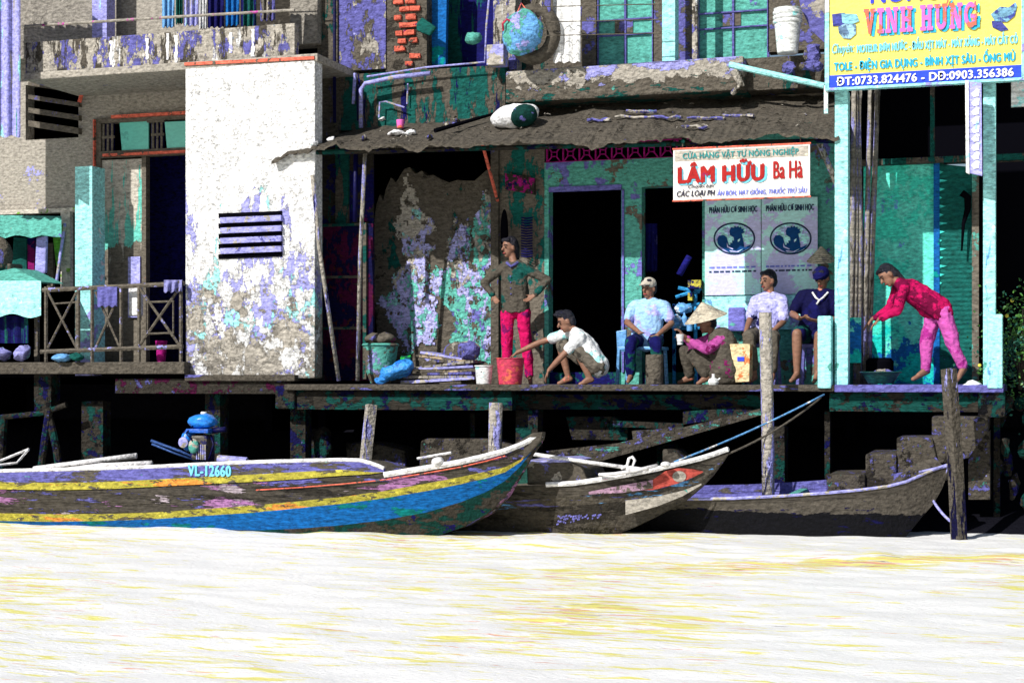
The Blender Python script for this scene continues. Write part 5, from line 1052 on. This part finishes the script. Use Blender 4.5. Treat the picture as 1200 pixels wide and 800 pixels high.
def person(name_lab, Y, J, face, shirt=None, pants=None, sleeve=.9, panlen=1.0, hair='short', shirt_m=None, pants_m=None, fem=False, base=(0, 450), hem=.02, hemz=None, hs=1.0, face_up=Vector((0,0,1)), bulk=1.0, shoes=None):
    P = {k_: pt(v[0], v[1], Y + (v[2] if len(v) > 2 else 0)) for k_, v in J.items() if k_ != 'curl' and not k_.endswith('side')}
    R = root("person", pt(base[0], base[1], Y), name_lab, "person")
    b = MB(); q = bulk
    nk, ch, pe, hd = P['neck'], P['chest'], P['pelvis'], P['head']
    b.cap(pe, ch, .115 * q, .115 * q); b.cap(ch, nk, .10 * q, .05)
    for s in 'LR':
        sh, el, wr, hp, kn_, an, to = (P[s + x] for x in ('sh', 'el', 'wr', 'hip', 'kn', 'an', 'toe'))
        b.cap(nk.lerp(sh, .3), sh, .05, .052 * q); b.cap(ch.lerp(sh, .35), hp.lerp(pe, .2), .09 * q, .095 * q)
        b.cap(sh, el, .047 * q, .036 * q); b.cap(el, el.lerp(wr, .35), .037 * q, .036 * q); b.cap(el.lerp(wr, .35), wr, .036 * q, .024 * q)
        b.cap(hp, kn_, .080 * q, .052 * q); b.cap(kn_, kn_.lerp(an, .3), .052 * q, .052 * q); b.cap(kn_.lerp(an, .3), an, .052 * q, .033 * q)
        heel = an + (an - to).normalized() * .03 + Vector((0, 0, -.035)); b.cap(heel, an, .03, .034); b.cap(heel, to, .030, .024); b.cap(an, an.lerp(to, .6), .034, .026)
        hdv = P.get(s + 'hd', wr + (wr - el).normalized() * .1) - wr
        hand(b, wr, hdv, Vector(J.get(s + 'side', (1, 0, 0))) , .95, J.get('curl', .5))
    # head
    M = frame(face, face_up); h = hs
    def hp_(x, y, z): return hd + M @ Vector((x * h, y * h, z * h))
    b.cap(nk, hp_(0, -.02, -.06), .048, .045)
    b.ell(hp_(0, -.01, .02), (.073 * h, .092 * h, .10 * h), M); b.ell(hp_(0, .022, -.045), (.052 * h, .06 * h, .07 * h), M)
    b.cap(hp_(0, .083, .012), hp_(0, .104, -.02), .010 * h, .016 * h); b.ell(hp_(.074, -.005, -.01), (.012 * h, .022 * h, .032 * h), M); b.ell(hp_(-.074, -.005, -.01), (.012 * h, .022 * h, .032 * h), M)
    b.cap(hp_(-.035, .070, .028), hp_(.035, .070, .028), .011 * h, .011 * h); b.ell(hp_(0, .055, -.095), (.024*h, .02*h, .018*h), M)
    body = remesh(b, .0085, 3).build("body", m_skin, R, smooth=True)
    for s in (-1, 1):
        MB().ell(hp_(s * .031, .078, .006), (.014 * h, .008 * h, .008 * h), M, 10, 6).build("eye", m_eye, R, smooth=True)
        MB().tube([hp_(s * .015, .086, .030), hp_(s * .034, .082, .036), hp_(s * .052, .068, .030)], .005 * h, 5).build("eyebrow", m_hair, R)
    MB().ell(hp_(0, .083, -.062), (.026 * h, .010 * h, .009 * h), M, 10, 6).build("mouth", m_lip, R, smooth=True)
    if hair:
        hb_ = MB(); hb_.ell(hp_(0, -.026, .036), (.080 * h, .092 * h, .098 * h), M); hb_.ell(hp_(0, -.055, -.005), (.074 * h, .062 * h, .085 * h), M); hb_.cap(hp_(-.045, .045, .09), hp_(.045, .045, .09), .026*h, .026*h)
        if hair == 'tuft': hb_.cap(hp_(0, .03, .10), hp_(.0, .09, .12), .035 * h, .02 * h); hb_.cap(hp_(.02, .0, .12), hp_(.03, .05, .145), .03 * h, .015 * h)
        if hair == 'pony': hb_.cap(hp_(0, -.10, .0), hp_(0, -.13, -.08), .035 * h, .03 * h); hb_.cap(hp_(0, -.13, -.08), hp_(0, -.13, -.2), .03 * h, .015 * h)
        if hair == 'long': hb_.cap(hp_(0, -.08, .0), hp_(0, -.09, -.16), .055 * h, .035 * h)
        hm = remesh(hb_, .009, 2); hm.jit(.006, 40); hm.build("hair", m_hair, R, smooth=True)
    if shirt_m:
        c = MB(); e = .016
        c.cap(pe.lerp(ch, -hem), ch, .122 * q + e, .115 * q + e); c.cap(ch, nk.lerp(ch, .15), .10 * q + e, .05 + e)
        for s in 'LR':
            sh, el, wr, hp = (P[s + x] for x in ('sh', 'el', 'wr', 'hip'))
            c.cap(nk.lerp(sh, .25), sh, .05 + e * .8, .052 * q + e); c.cap(ch.lerp(sh, .35), hp.lerp(pe, .2), .09 * q + e, .097 * q + e)
            if sleeve > .5:
                c.cap(sh, el, .048 * q + e, .038 * q + e); c.cap(el, el.lerp(wr, (sleeve - .5) * 2), .038 * q + e, .029 * q + e * .8)
            else: c.cap(sh, sh.lerp(el, sleeve * 2), .048 * q + e * 1.2, .043 * q + e * 1.4)
        sm = remesh(c, .0115, 3)
        for v in sm.v:
            v += mnoise.noise_vector(Vector((v.x * 13, v.y * 13, v.z * 7))) * .011 + mnoise.noise_vector(v * 26) * .006
        if hemz:
            zc = wz(base[0], hemz, Y)
            for v in sm.v:
                if v.z < zc: v.z = zc + (v.z - zc) * .04 + .006 * math.sin(v.x * 60)
        sm.build("shirt", shirt_m, R, smooth=True)
    if pants_m:
        c = MB(); e = .017
        c.cap(P['Lhip'], P['Rhip'], .086 * q + e * .6, .086 * q + e * .6); c.cap(pe, pe.lerp(ch, .05), .108 * q + e * .6, .100 * q + e * .3)
        for s in 'LR':
            hp, kn_, an = (P[s + x] for x in ('hip', 'kn', 'an'))
            if panlen > .5:
                c.cap(hp, kn_, .083 * q + e, .056 * q + e); t = (panlen - .5) * 2; c.cap(kn_, kn_.lerp(an, t), .056 * q + e, .042 * q + e * .9)
            else: c.cap(hp, hp.lerp(kn_, panlen * 2), .083 * q + e, .062 * q + e * 1.3)
        sm = remesh(c, .0115, 3)
        for v in sm.v: v += mnoise.noise_vector(Vector((v.x * 14, v.y * 14, v.z * 6))) * .014 + mnoise.noise_vector(v * 24) * .006
        sm.build("trousers", pants_m, R, smooth=True)
    return R, P, hp_, M
def m_cl(n, c, p2=None, th=.6): return mat(n, c, [(p2, th, 5)] if p2 else [], bump=.35, bscale=18, grain=.15, peel=0)
def cone_hat(c, M, r, h, parent, m=m_straw):
    return MB().lathe(c, [(r, 0), (r * .66, h * .36), (r * .33, h * .70), (.012, h), (.001, h + .004)], 28, M=M).lathe(c, [(r, 0), (r * .98, .004), (r * .64, h * .33), (r * .3, h * .65), (.001, h * .96)][::-1], 28, M=M).build("conical_hat", m, parent, smooth=True)
# standing woman
R, P, hp_, M = person("standing woman in dark green jacket and crimson trousers with hands on hips", 18.2,
    dict(head=(597, 290), neck=(602, 308), chest=(603, 328), pelvis=(604, 362), Lsh=(585, 317), Rsh=(621, 318), Lel=(567, 331, -.02), Rel=(642, 328, .02), Lwr=(578, 347, -.06), Rwr=(626, 346, -.06), Lhd=(582, 353, -.1), Rhd=(619, 351, -.1),
         Lhip=(595, 366), Rhip=(613, 366), Lkn=(594, 405, -.03), Rkn=(617, 405), Lan=(593, 441), Ran=(621, 441), Ltoe=(589, 449, -.16), Rtoe=(622, 449, -.16)),
    (-.75, -1, -.12), shirt_m=mat("jacket_green", k(DGREY,.7), [(k(DTEAL,.8), .54, 3), (NAVY,.64,5)], bump=.4, peel=0), pants_m=m_cl("crimson_trousers", k(CRIM,.8), k(MAG,.6), .58), sleeve=.95, panlen=.97, hair='long', base=(607, 451), bulk=.86, hem=.32, hemz=366)
jk = MB()
jk.tube([P['neck'] + Vector((-.07,-.05,.0)), P['neck'] + Vector((0,-.10,-.05)), P['neck'] + Vector((.07,-.05,.0))], .018, 6)
for q in range(4): jk.ell(P['chest'].lerp(P['pelvis'], .2 * q - .1) + Vector((-.01, -.125, 0)), (.010,.006,.010), None, 8, 6)
jk.build("collar_buttons", mat("jacket_trim", k(LAV2,.8)), R)
# crouching man
person("crouching man in a white shirt reaching into a red basket", 17.8,
    dict(head=(663, 377, -.02), neck=(673, 387), chest=(684, 403), pelvis=(700, 428), Lsh=(665, 391, .14), Rsh=(680, 396, -.14), Lel=(633, 401, .12), Rel=(657, 419, -.2), Lwr=(606, 413, .05), Rwr=(643, 434, -.2), Lhd=(597, 420, .05), Rhd=(640, 442, -.2),
         Lhip=(698, 428, .09), Rhip=(700, 430, -.09), Lkn=(657, 404, .12), Rkn=(677, 410, -.12), Lan=(666, 442, .12), Ran=(691, 443, -.1), Ltoe=(655, 449, .1), Rtoe=(680, 450, -.14), Lside=(0, 1, 0), Rside=(0, 1, 0)),
    (-.9, -.55, -.42), shirt_m=m_cl("white_shirt", (.78,.8,.82,1), k(CYAN,1), .58), pants_m=m_cl("grey_shorts", k(DGREY,1.1), VDG), sleeve=.28, panlen=.46, hair='tuft', base=(682, 451), face_up=Vector((-.2,0,1)))
# seated man with cap
R, P, hp_, M = person("seated man in a white cap and pale cyan shirt on a blue chair", 18.45,
    dict(head=(760, 338), neck=(762, 354), chest=(760, 368), pelvis=(757, 398), Lsh=(742, 359), Rsh=(779, 359), Lel=(735, 378, -.12), Rel=(787, 379, -.05), Lwr=(748, 388, -.32), Rwr=(770, 393, -.28), Lhd=(752, 391, -.4), Rhd=(765, 398, -.36),
         Lhip=(748, 399), Rhip=(768, 399), Lkn=(739, 401, -.42), Rkn=(768, 402, -.42), Lan=(739, 440, -.36), Ran=(772, 440, -.4), Ltoe=(736, 447, -.5), Rtoe=(773, 447, -.54)),
    (-.35, -1, -.1), shirt_m=m_cl("cyan_shirt", k(S(150,190,235),1.1), k(LAV,1.2), .55), pants_m=m_cl("navy_trousers", k(NAVY,1), k(DTEAL,.9), .52), sleeve=.32, panlen=.95, hair='short', base=(757, 451))
MB().ell(hp_(0, -.01, .055), (.088, .10, .078), M).build("cap_crown", m_cl("cap_white", k(GREY,1.3), k(TEAL,1), .64), R, smooth=True)
MB().ell(hp_(0, .085, .05), (.065, .065, .012), M).build("cap_visor", MATS["cap_white"], R, smooth=True)
# woman in conical hat
R, P, hp_, M = person("squatting woman in a conical hat with pink sleeves holding a white cup", 18.05,
    dict(head=(828, 378), neck=(838, 393), chest=(843, 407), pelvis=(850, 433), Lsh=(830, 398, .12), Rsh=(845, 398, -.14), Lel=(812, 406, .05), Rel=(829, 410, -.28), Lwr=(802, 394, -.05), Rwr=(805, 398, -.24), Lhd=(797, 388, -.08), Rhd=(797, 394, -.22),
         Lhip=(848, 433, .09), Rhip=(850, 434, -.09), Lkn=(803, 412, .08), Rkn=(812, 416, -.12), Lan=(808, 441, .1), Ran=(828, 441, -.12), Ltoe=(796, 448, .06), Rtoe=(818, 449, -.16), Lside=(0, 1, 0), Rside=(0, 1, 0), curl=.8),
    (-.95, -.5, -.15), shirt_m=m_cl("pink_blouse", k(PINK,.6), k(MAG,.5), .56), pants_m=mat("flowered_trousers", k(DGREY,.7), [(k(MAG,.6), .60, 8, (1.5,1,.6)), (S(190,120,90), .70, 12)], bump=.3, peel=0), sleeve=.85, panlen=.95, hair='short', base=(832, 451), bulk=1.05)
cone_hat(hp_(0, .0, .045), frame(Vector((-.95,-.2,0)), Vector((.05,-.15,1))) @ Matrix.Rotation(math.radians(-14), 3, 'X'), .25, .19, R)
mb = MB().cap(P['chest'] + Vector((.04,-.05,.07)), P['pelvis'] + Vector((.02,-.03,-.02)), .165, .225); remesh(mb, .02, 3).jit(.012, 8).build("shawl", mat("dark_flowered_shawl", k(DGREY,.8), [(k(MAG,.6), .61, 8), (S(190,120,90), .70, 12)], bump=.3, peel=0), R, smooth=True)
# man in white shirt
person("seated man with a pale lavender shirt behind the bleached stake", 18.5,
    dict(head=(900, 329), neck=(903, 346), chest=(899, 362), pelvis=(893, 390), Lsh=(885, 353, -.02), Rsh=(916, 352, .02), Lel=(879, 374, -.15), Rel=(918, 377, -.1), Lwr=(874, 388, -.34), Rwr=(906, 388, -.3), Lhd=(876, 396, -.4), Rhd=(898, 392, -.36),
         Lhip=(885, 392), Rhip=(903, 392), Lkn=(878, 394, -.42), Rkn=(906, 396, -.4), Lan=(884, 440, -.4), Ran=(905, 440, -.4), Ltoe=(878, 447, -.52), Rtoe=(904, 448, -.54)),
    (-.8, -1, -.12), shirt_m=mat("lav_white_shirt", k(LAV,1.3), [(k(NAVY,1), .62, 1.6)], bump=.35, peel=0), pants_m=m_cl("grey_trousers", k(DGREY,.95), VDG), sleeve=.4, panlen=.9, hair='short', base=(894, 451))
# man in navy polo
R, P, hp_, M = person("seated man in a navy polo shirt with white collar looking down", 18.35,
    dict(head=(963, 326), neck=(962, 343), chest=(958, 360), pelvis=(954, 390), Lsh=(940, 347), Rsh=(980, 348), Lel=(929, 368, -.1), Rel=(984, 374, -.1), Lwr=(937, 373, -.35), Rwr=(958, 376, -.38), Lhd=(943, 372, -.42), Rhd=(948, 374, -.44),
         Lhip=(945, 392), Rhip=(965, 392), Lkn=(934, 391, -.42), Rkn=(960, 393, -.42), Lan=(934, 438, -.4), Ran=(958, 437, -.38), Ltoe=(927, 446, -.52), Rtoe=(954, 447, -.52)),
    (-.25, -1, -.5), shirt_m=m_cl("navy_polo", k(NAVY,.45), k(NAVY,.9), .6), pants_m=m_cl("dark_shorts", k(NAVY,.7), k(DTEAL,.8), .55), sleeve=.35, panlen=.42, hair='short', base=(955, 451), bulk=1.08, face_up=Vector((0,.3,1)))
MB().tube([P['neck'] + Vector((-.085,-.06,.0)), P['neck'] + Vector((-.04,-.13,-.06)), P['neck'] + Vector((0,-.145,-.09)), P['neck'] + Vector((.04,-.13,-.06)), P['neck'] + Vector((.085,-.06,.0))], .011, 6).tube([P['neck'] + Vector((0,-.148,-.09)), P['chest'] + Vector((0.01,-.142,.03))], .010, 6).build("collar", m_white, R)
MB().ell(hp_(0, -.01, .05), (.092, .105, .085), M).ell(hp_(0, .09, .05), (.06,.05,.012), M).build("cap", m_cl("navy_cap", k(NAVY,.9)), R, smooth=True)
# bending woman
person("woman in a crimson top and pink trousers bending over a basin at right", 17.85,
    dict(head=(1040, 323), neck=(1053, 331), chest=(1068, 340), pelvis=(1101, 362), Lsh=(1053, 336, .13), Rsh=(1060, 338, -.13), Lel=(1042, 363, .1), Rel=(1051, 364, -.16), Lwr=(1022, 374, .05), Rwr=(1030, 374, -.1), Lhd=(1014, 382, .05), Rhd=(1022, 382, -.1),
         Lhip=(1094, 368, .08), Rhip=(1106, 367, -.08), Lkn=(1086, 402, .1), Rkn=(1116, 400, -.08), Lan=(1085, 433, .12), Ran=(1129, 431, -.06), Ltoe=(1070, 444, .0), Rtoe=(1121, 446, -.16), Lside=(0, 1, 0), Rside=(0, 1, 0)),
    (-.8, -.55, -.75), shirt_m=m_cl("crimson_top", k(CRIM,.68), k(S(120,0,60),.8), .52), pants_m=m_cl("pink_trousers", k(PINK,.8), k(S(180,50,150),.8), .58), sleeve=.90, panlen=.96, hair='long', base=(1098, 451), face_up=Vector((-.6,0,.8)), bulk=.98)

# ================================================================== THINGS ON THE DECK
ch = root("plastic_chair", pt(745, 451, 18.5), "light blue plastic chair under the man in the white cap", "chair")
MB().rect(723, 390, 733, 405, 18.62, .03).poly([(722, 388), (734, 386), (734, 412), (723, 412)], 18.6, .04).build("backrest", m_bluep, ch, bev=.01)
c0 = pt(748, 408, 18.25); MB().box(c0 + Vector((-.24, -.05, -.02)), c0 + Vector((.26, .45, .02))).build("seat", m_bluep, ch, bev=.01)
for dx, dy in ((-.22, -.03), (.22, -.03), (-.22, .42), (.22, .42)): MB().tube([c0 + Vector((dx, dy, 0)), Vector((c0.x + dx * 1.1, c0.y + dy, zt))], .022, 6).build("leg", m_bluep, ch)
# stools for the men
for x, lab in ((894, "periwinkle plastic stool under the man in the pale lavender shirt"), (955, "periwinkle plastic stool under the navy polo man")):
    s_ = root("plastic_stool", pt(x, 451, 18.4), lab, "stool", "plastic stools of the seated men"); c0 = pt(x, 405, 18.4); m = mat("stool_lav", k(LAV2,1.2), rough=.4, spec=.4, bump=.05)
    MB().box(c0 + Vector((-.17,-.17,-.02)), c0 + Vector((.17,.17,.02))).build("seat", m, s_, bev=.015)
    for dx in (-.14, .14):
        for dy in (-.14, .14): MB().tube([c0 + Vector((dx, dy, 0)), Vector((c0.x + dx * 1.2, c0.y + dy * 1.2, zt))], .022, 6).build("leg", m, s_)
solo(MB().lathe(pt(767, 451, 17.75), [(.001,0),(.10,0),(.10,.3),(.095,.34),(.001,.345)], 16).jit(.004, 8), "wooden_stump", mat("stump_grey", k(DGREY,1.0), [(VDG,.6,6)], bump=.5), "grey upright stump between the capped man and the hatted woman", "stump", smooth=True)
bx_ = root("carton", pt(867, 448, 17.9), "cream and orange carton between the hatted woman and the bleached stake", "box")
MB().prism([pt(855, 403, 17.85), pt(879, 403, 17.85), pt(878, 447, 17.85), pt(862, 448, 17.85)], Vector((0,.22,0))).build("carton_body", m_cardb, bx_, bev=.006); MB().rect(864, 418, 872, 423, 17.84, .004).build("label_mark", m_tblue, bx_)
mb = MB().lathe(pt(836, 451, 17.55), [(.001,0),(.05,0),(.062,.03),(.05,.065),(.018,.08),(.016,.11),(.02,.12),(.001,.122)], 16); mb.tube([pt(840, 446, 17.55), pt(844, 443, 17.55)], .01, 6)
solo(mb, "teapot", m_whitep, "small white teapot on the deck edge in front of the hatted woman", "teapot", smooth=True)
mb = MB().lathe(pt(797, 400, 17.75), [(.001,0),(.035,0),(.045,.08),(.04,.08),(.03,.01)], 14); solo(mb, "cup", m_whitep, "white cup held by the hatted woman", "cup", smooth=True)
wbk = root("white_bucket", pt(567, 450, 17.6), "small white bucket on the deck beside the red basket", "bucket")
c0 = pt(567, 450, 17.6); MB().lathe(c0, [(.001,0),(.085,0),(.10,.2),(.108,.2),(.108,.215),(.09,.215),(.075,.02)], 20).build("bucket_shell", m_whitep, wbk, smooth=True)
MB().tube([c0 + Vector((-.1,0,.2)), c0 + Vector((0,-.1,.14)), c0 + Vector((.1,0,.2))], .005, 5).build("handle", m_drope, wbk)
rb = MB().lathe(pt(598, 451, 17.65), [(.001,0),(.13,0),(.16,.30),(.17,.31),(.15,.31),(.12,.02)], 20); solo(rb, "red_basket", m_redp, "red and orange plastic basket in front of the crouching man's hands", "basket", smooth=True)
jar = MB().lathe(pt(446, 449, 18.1), [(.001,0),(.12,0),(.17,.12),(.2,.36),(.21,.44),(.23,.46),(.21,.48),(.18,.44)], 24); solo(jar, "clay_jar", mat("glazed_jar", k(DGREY,1.1), [(k(TEAL,1), .52, 3), (k(LAV,.8), .6, 4)], bump=.3), "large mottled clay jar at the left end of the deck", "jar", smooth=True)
mb = MB().ell(pt(446, 397, 18.1), (.2, .15, .07)).jit(.03, 6); solo(mb, "cloth_bundle", mat("dull_rags", DGREY, [(k(MAG,.7), .62, 6), (LAV2,.62,7)]), "dull rag bundle piled on top of the clay jar", "cloth", smooth=True)
mb = MB().ell(pt(465, 434, 17.7), (.22, .15, .10), Matrix.Rotation(math.radians(-18), 3, 'Y')).ell(pt(447, 445, 17.65), (.08,.08,.05)).jit(.04, 6); solo(mb, "plastic_bag", mat("bright_blue_bag", S(60,150,235), [(S(20,110,210), .55, 5)], rough=.4, spec=.4, bump=.4), "bright blue plastic bag lying beside the clay jar", "bag", smooth=True)
mb = MB().ell(pt(476, 420, 17.95), (.07,.05,.04)).jit(.03, 11); solo(mb, "vegetables", mat("veg_green", S(40,180,60), [(DTEAL,.5,9)]), "small green leafy bunch behind the bright blue bag", "vegetables", smooth=True)
bp = root("board_pile", pt(520, 448, 17.8), "low pile of grey boards and flattened sacks between the blue bag and white bucket", "board pile")
rr = random.Random(11)
for i in range(9):
    y = 444 - i * 3.6; x0 = 470 + i * 3 + rr.uniform(-4, 4); x1 = 556 - i * 1.5 + rr.uniform(-6, 6); dy = rr.uniform(-4, 4)
    MB().poly([(x0, y + dy), (x1, y - dy), (x1, y + 3 - dy), (x0, y + 3 + dy)], 17.75 + i * .02, .4).jit(.02, 5).build("board", [m_pipe, m_bamboo, m_mott, mat("board_tan", k(S(190,170,140),.9), [(DGREY,.5,6)])][i % 4], bp)
for i, x in enumerate((482, 540)): solo(MB().rect(x, 443, x + 16, 450, 17.9, .2), "wooden_block", m_plank, ["left dark block propping the board pile", "right dark block propping the board pile"][i], "block", bev=.008)
mb = MB().ell(pt(538, 415, 18.1), (.28,.15,.12), Matrix.Rotation(math.radians(-15),3,'Y')).jit(.05, 5); solo(mb, "sack", m_mott, "crumpled lavender grey sack on top of the board pile", "sack")
# basin & fire pot
bs2 = root("metal_basin", pt(1032, 450, 17.6), "dark round metal basin with washing under the bending woman's hands", "basin")
c0 = pt(1032, 449.5, 17.65); MB().lathe(c0, [(.001,0),(.13,0),(.20,.11),(.225,.12),(.21,.13),(.19,.115),(.12,.02),(.001,.02)], 28).build("bowl", mat("basin_dark", k(DTEAL,.6), [(LAV2,.6,6)], rough=.4, spec=.4), bs2, smooth=True)
MB().ell(c0 + Vector((0,-.02,.10)), (.14,.12,.05)).jit(.03, 9).build("washing", m_mott, bs2, smooth=True)
solo(MB().lathe(pt(1031, 449, 18.2), [(.001,0),(.12,0),(.15,.1),(.15,.24),(.12,.28),(.001,.28)], 20), "cooking_pot", m_black, "soot black cooking pot behind the metal basin", "pot", smooth=True)
mb = MB().ell(pt(1137, 452, 17.5), (.13,.10,.035), Matrix.Rotation(math.radians(-14), 3, 'Y')).jit(.03, 9); solo(mb, "rag", m_white, "pale folded rag on the deck edge left of the right cyan post", "rag", smooth=True)
# hat on wall, rack, chair back
ht = root("hanging_hat", pt(963, 300, 18.55), "straw conical hat hanging on the wall above the navy polo man", "hat")
cone_hat(pt(963, 305, 18.6), Matrix.Rotation(math.radians(18), 3, 'X'), .17, .16, ht)
solo(MB().rect(853, 360, 873, 388, 18.75, .05), "chair_back", mat("chair_lav", k(LAV2,1.5), [(k(TEAL,1.2),.62,4)]), "periwinkle chair back between the hatted woman and the pale lavender shirt man", "chair", bev=.02)
gr = root("goods_rack", pt(800, 452, 19.0), "cluttered teal rack with yellow crate and bottles in the right doorway", "rack")
mr_ = mat("rack_teal", k(S(40,120,170),1.5), [(NAVY,.55,6)])
for (a, b) in (((788, 360), (820, 356)), ((788, 385), (820, 384)), ((790, 356), (790, 450)), ((815, 330), (815, 450)), ((795, 337), (820, 342)), ((792, 348), (822, 338))): MB().tube([pt(a[0], a[1], 18.85), pt(b[0], b[1], 18.85)], .022, 6).build("bar", mr_, gr)
MB().rect(806, 328, 821, 338, 18.75, .15).rect(806, 343, 811, 352, 18.75, .1).build("crate", mat("crate_olive", k(OCH,1.0), [(NAVY,.5,9)]), gr)
MB().tube([pt(796, 322, 18.85), pt(808, 300, 18.85)], .04, 8).build("tube_roll", mat("roll_navy", k(NAVY,1.8)), gr, smooth=True)
for (x, y) in ((794, 372), (802, 370), (808, 376), (797, 392)): MB().lathe(pt(x, y + 12, 18.7), [(.001,0),(.035,0),(.035,.10),(.012,.13),(.012,.16),(.001,.16)], 10).build("bottle", [m_bluep, m_whitep, m_teal, m_whitep][(x + y) % 4], gr, smooth=True)
MB().ell(pt(800, 362, 18.75), (.1,.08,.06)).ell(pt(792, 378, 18.7), (.08,.06,.08)).jit(.03, 10).build("wrapped_goods", mat("pale_goods", k(SKYB,1), [(WHITE,.55,9), (NAVY,.6,9)]), gr, smooth=True)

# shrub at right
SB = root("shrub", pt(1190, 452, 17.9), "leafy green shrub growing at the right edge beyond the cyan post", "shrub")
mb = MB(); rr = random.Random(21); cen = pt(1198, 410, 18.0)
lm = MB()
for i in range(10):
    e = cen + Vector((rr.uniform(-.28, .5), rr.uniform(-.2, .3), rr.uniform(-.1, .55))); mb.tube([pt(1195, 456, 18.0), cen.lerp(e, .3) + Vector((0,0,-.2)), e], [.02,.012,.005], 5)
for i in range(3200):
    p = cen + Vector((rr.gauss(.05, .22), rr.gauss(0, .18), rr.gauss(.02, .28)))
    if mnoise.noise(p * 5) < -.12: continue
    d = Vector((rr.uniform(-1,1), rr.uniform(-1,1), rr.uniform(-.3,1))).normalized(); s = d.cross(Vector((rr.uniform(-1,1), rr.uniform(-1,1), .3))).normalized(); L_ = rr.uniform(.03,.055)
    lm.add([p, p + d * L_ * .5 + s * L_ * .3, p + d * L_, p + d * L_ * .5 - s * L_ * .3], [(0,1,2,3)])
mb.build("stem", m_stem, SB); lm.build("foliage", m_leaf, SB)
fl_ = MB()
for (x, y) in ((1148, 428), (1186, 352), (1180, 370)): fl_.ell(pt(x, y, 17.9), (.02,.02,.02), None, 8, 6)
fl_.build("blossom", mat("blossom_yellow", S(235,225,90), bump=0), SB)
# dark hanging roots at far right under deck
rt = MB(); rr = random.Random(4)
for i in range(26):
    x = rr.uniform(1168, 1230); y = rr.uniform(460, 600); rt.ell(pt(x, y, 17.9 + rr.uniform(-.2,.4)), (.05,.05,.1), None, 7, 5)
rt.jit(.05, 6); solo(rt, "dead_creeper", m_pile, "dark creeper clumps hanging below the shrub at the right edge", "creeper")
for o in list(bpy.data.objects):
    if o.type == 'MESH' and o.parent is None and "label" not in o: print("UNLABELLED", o.name)
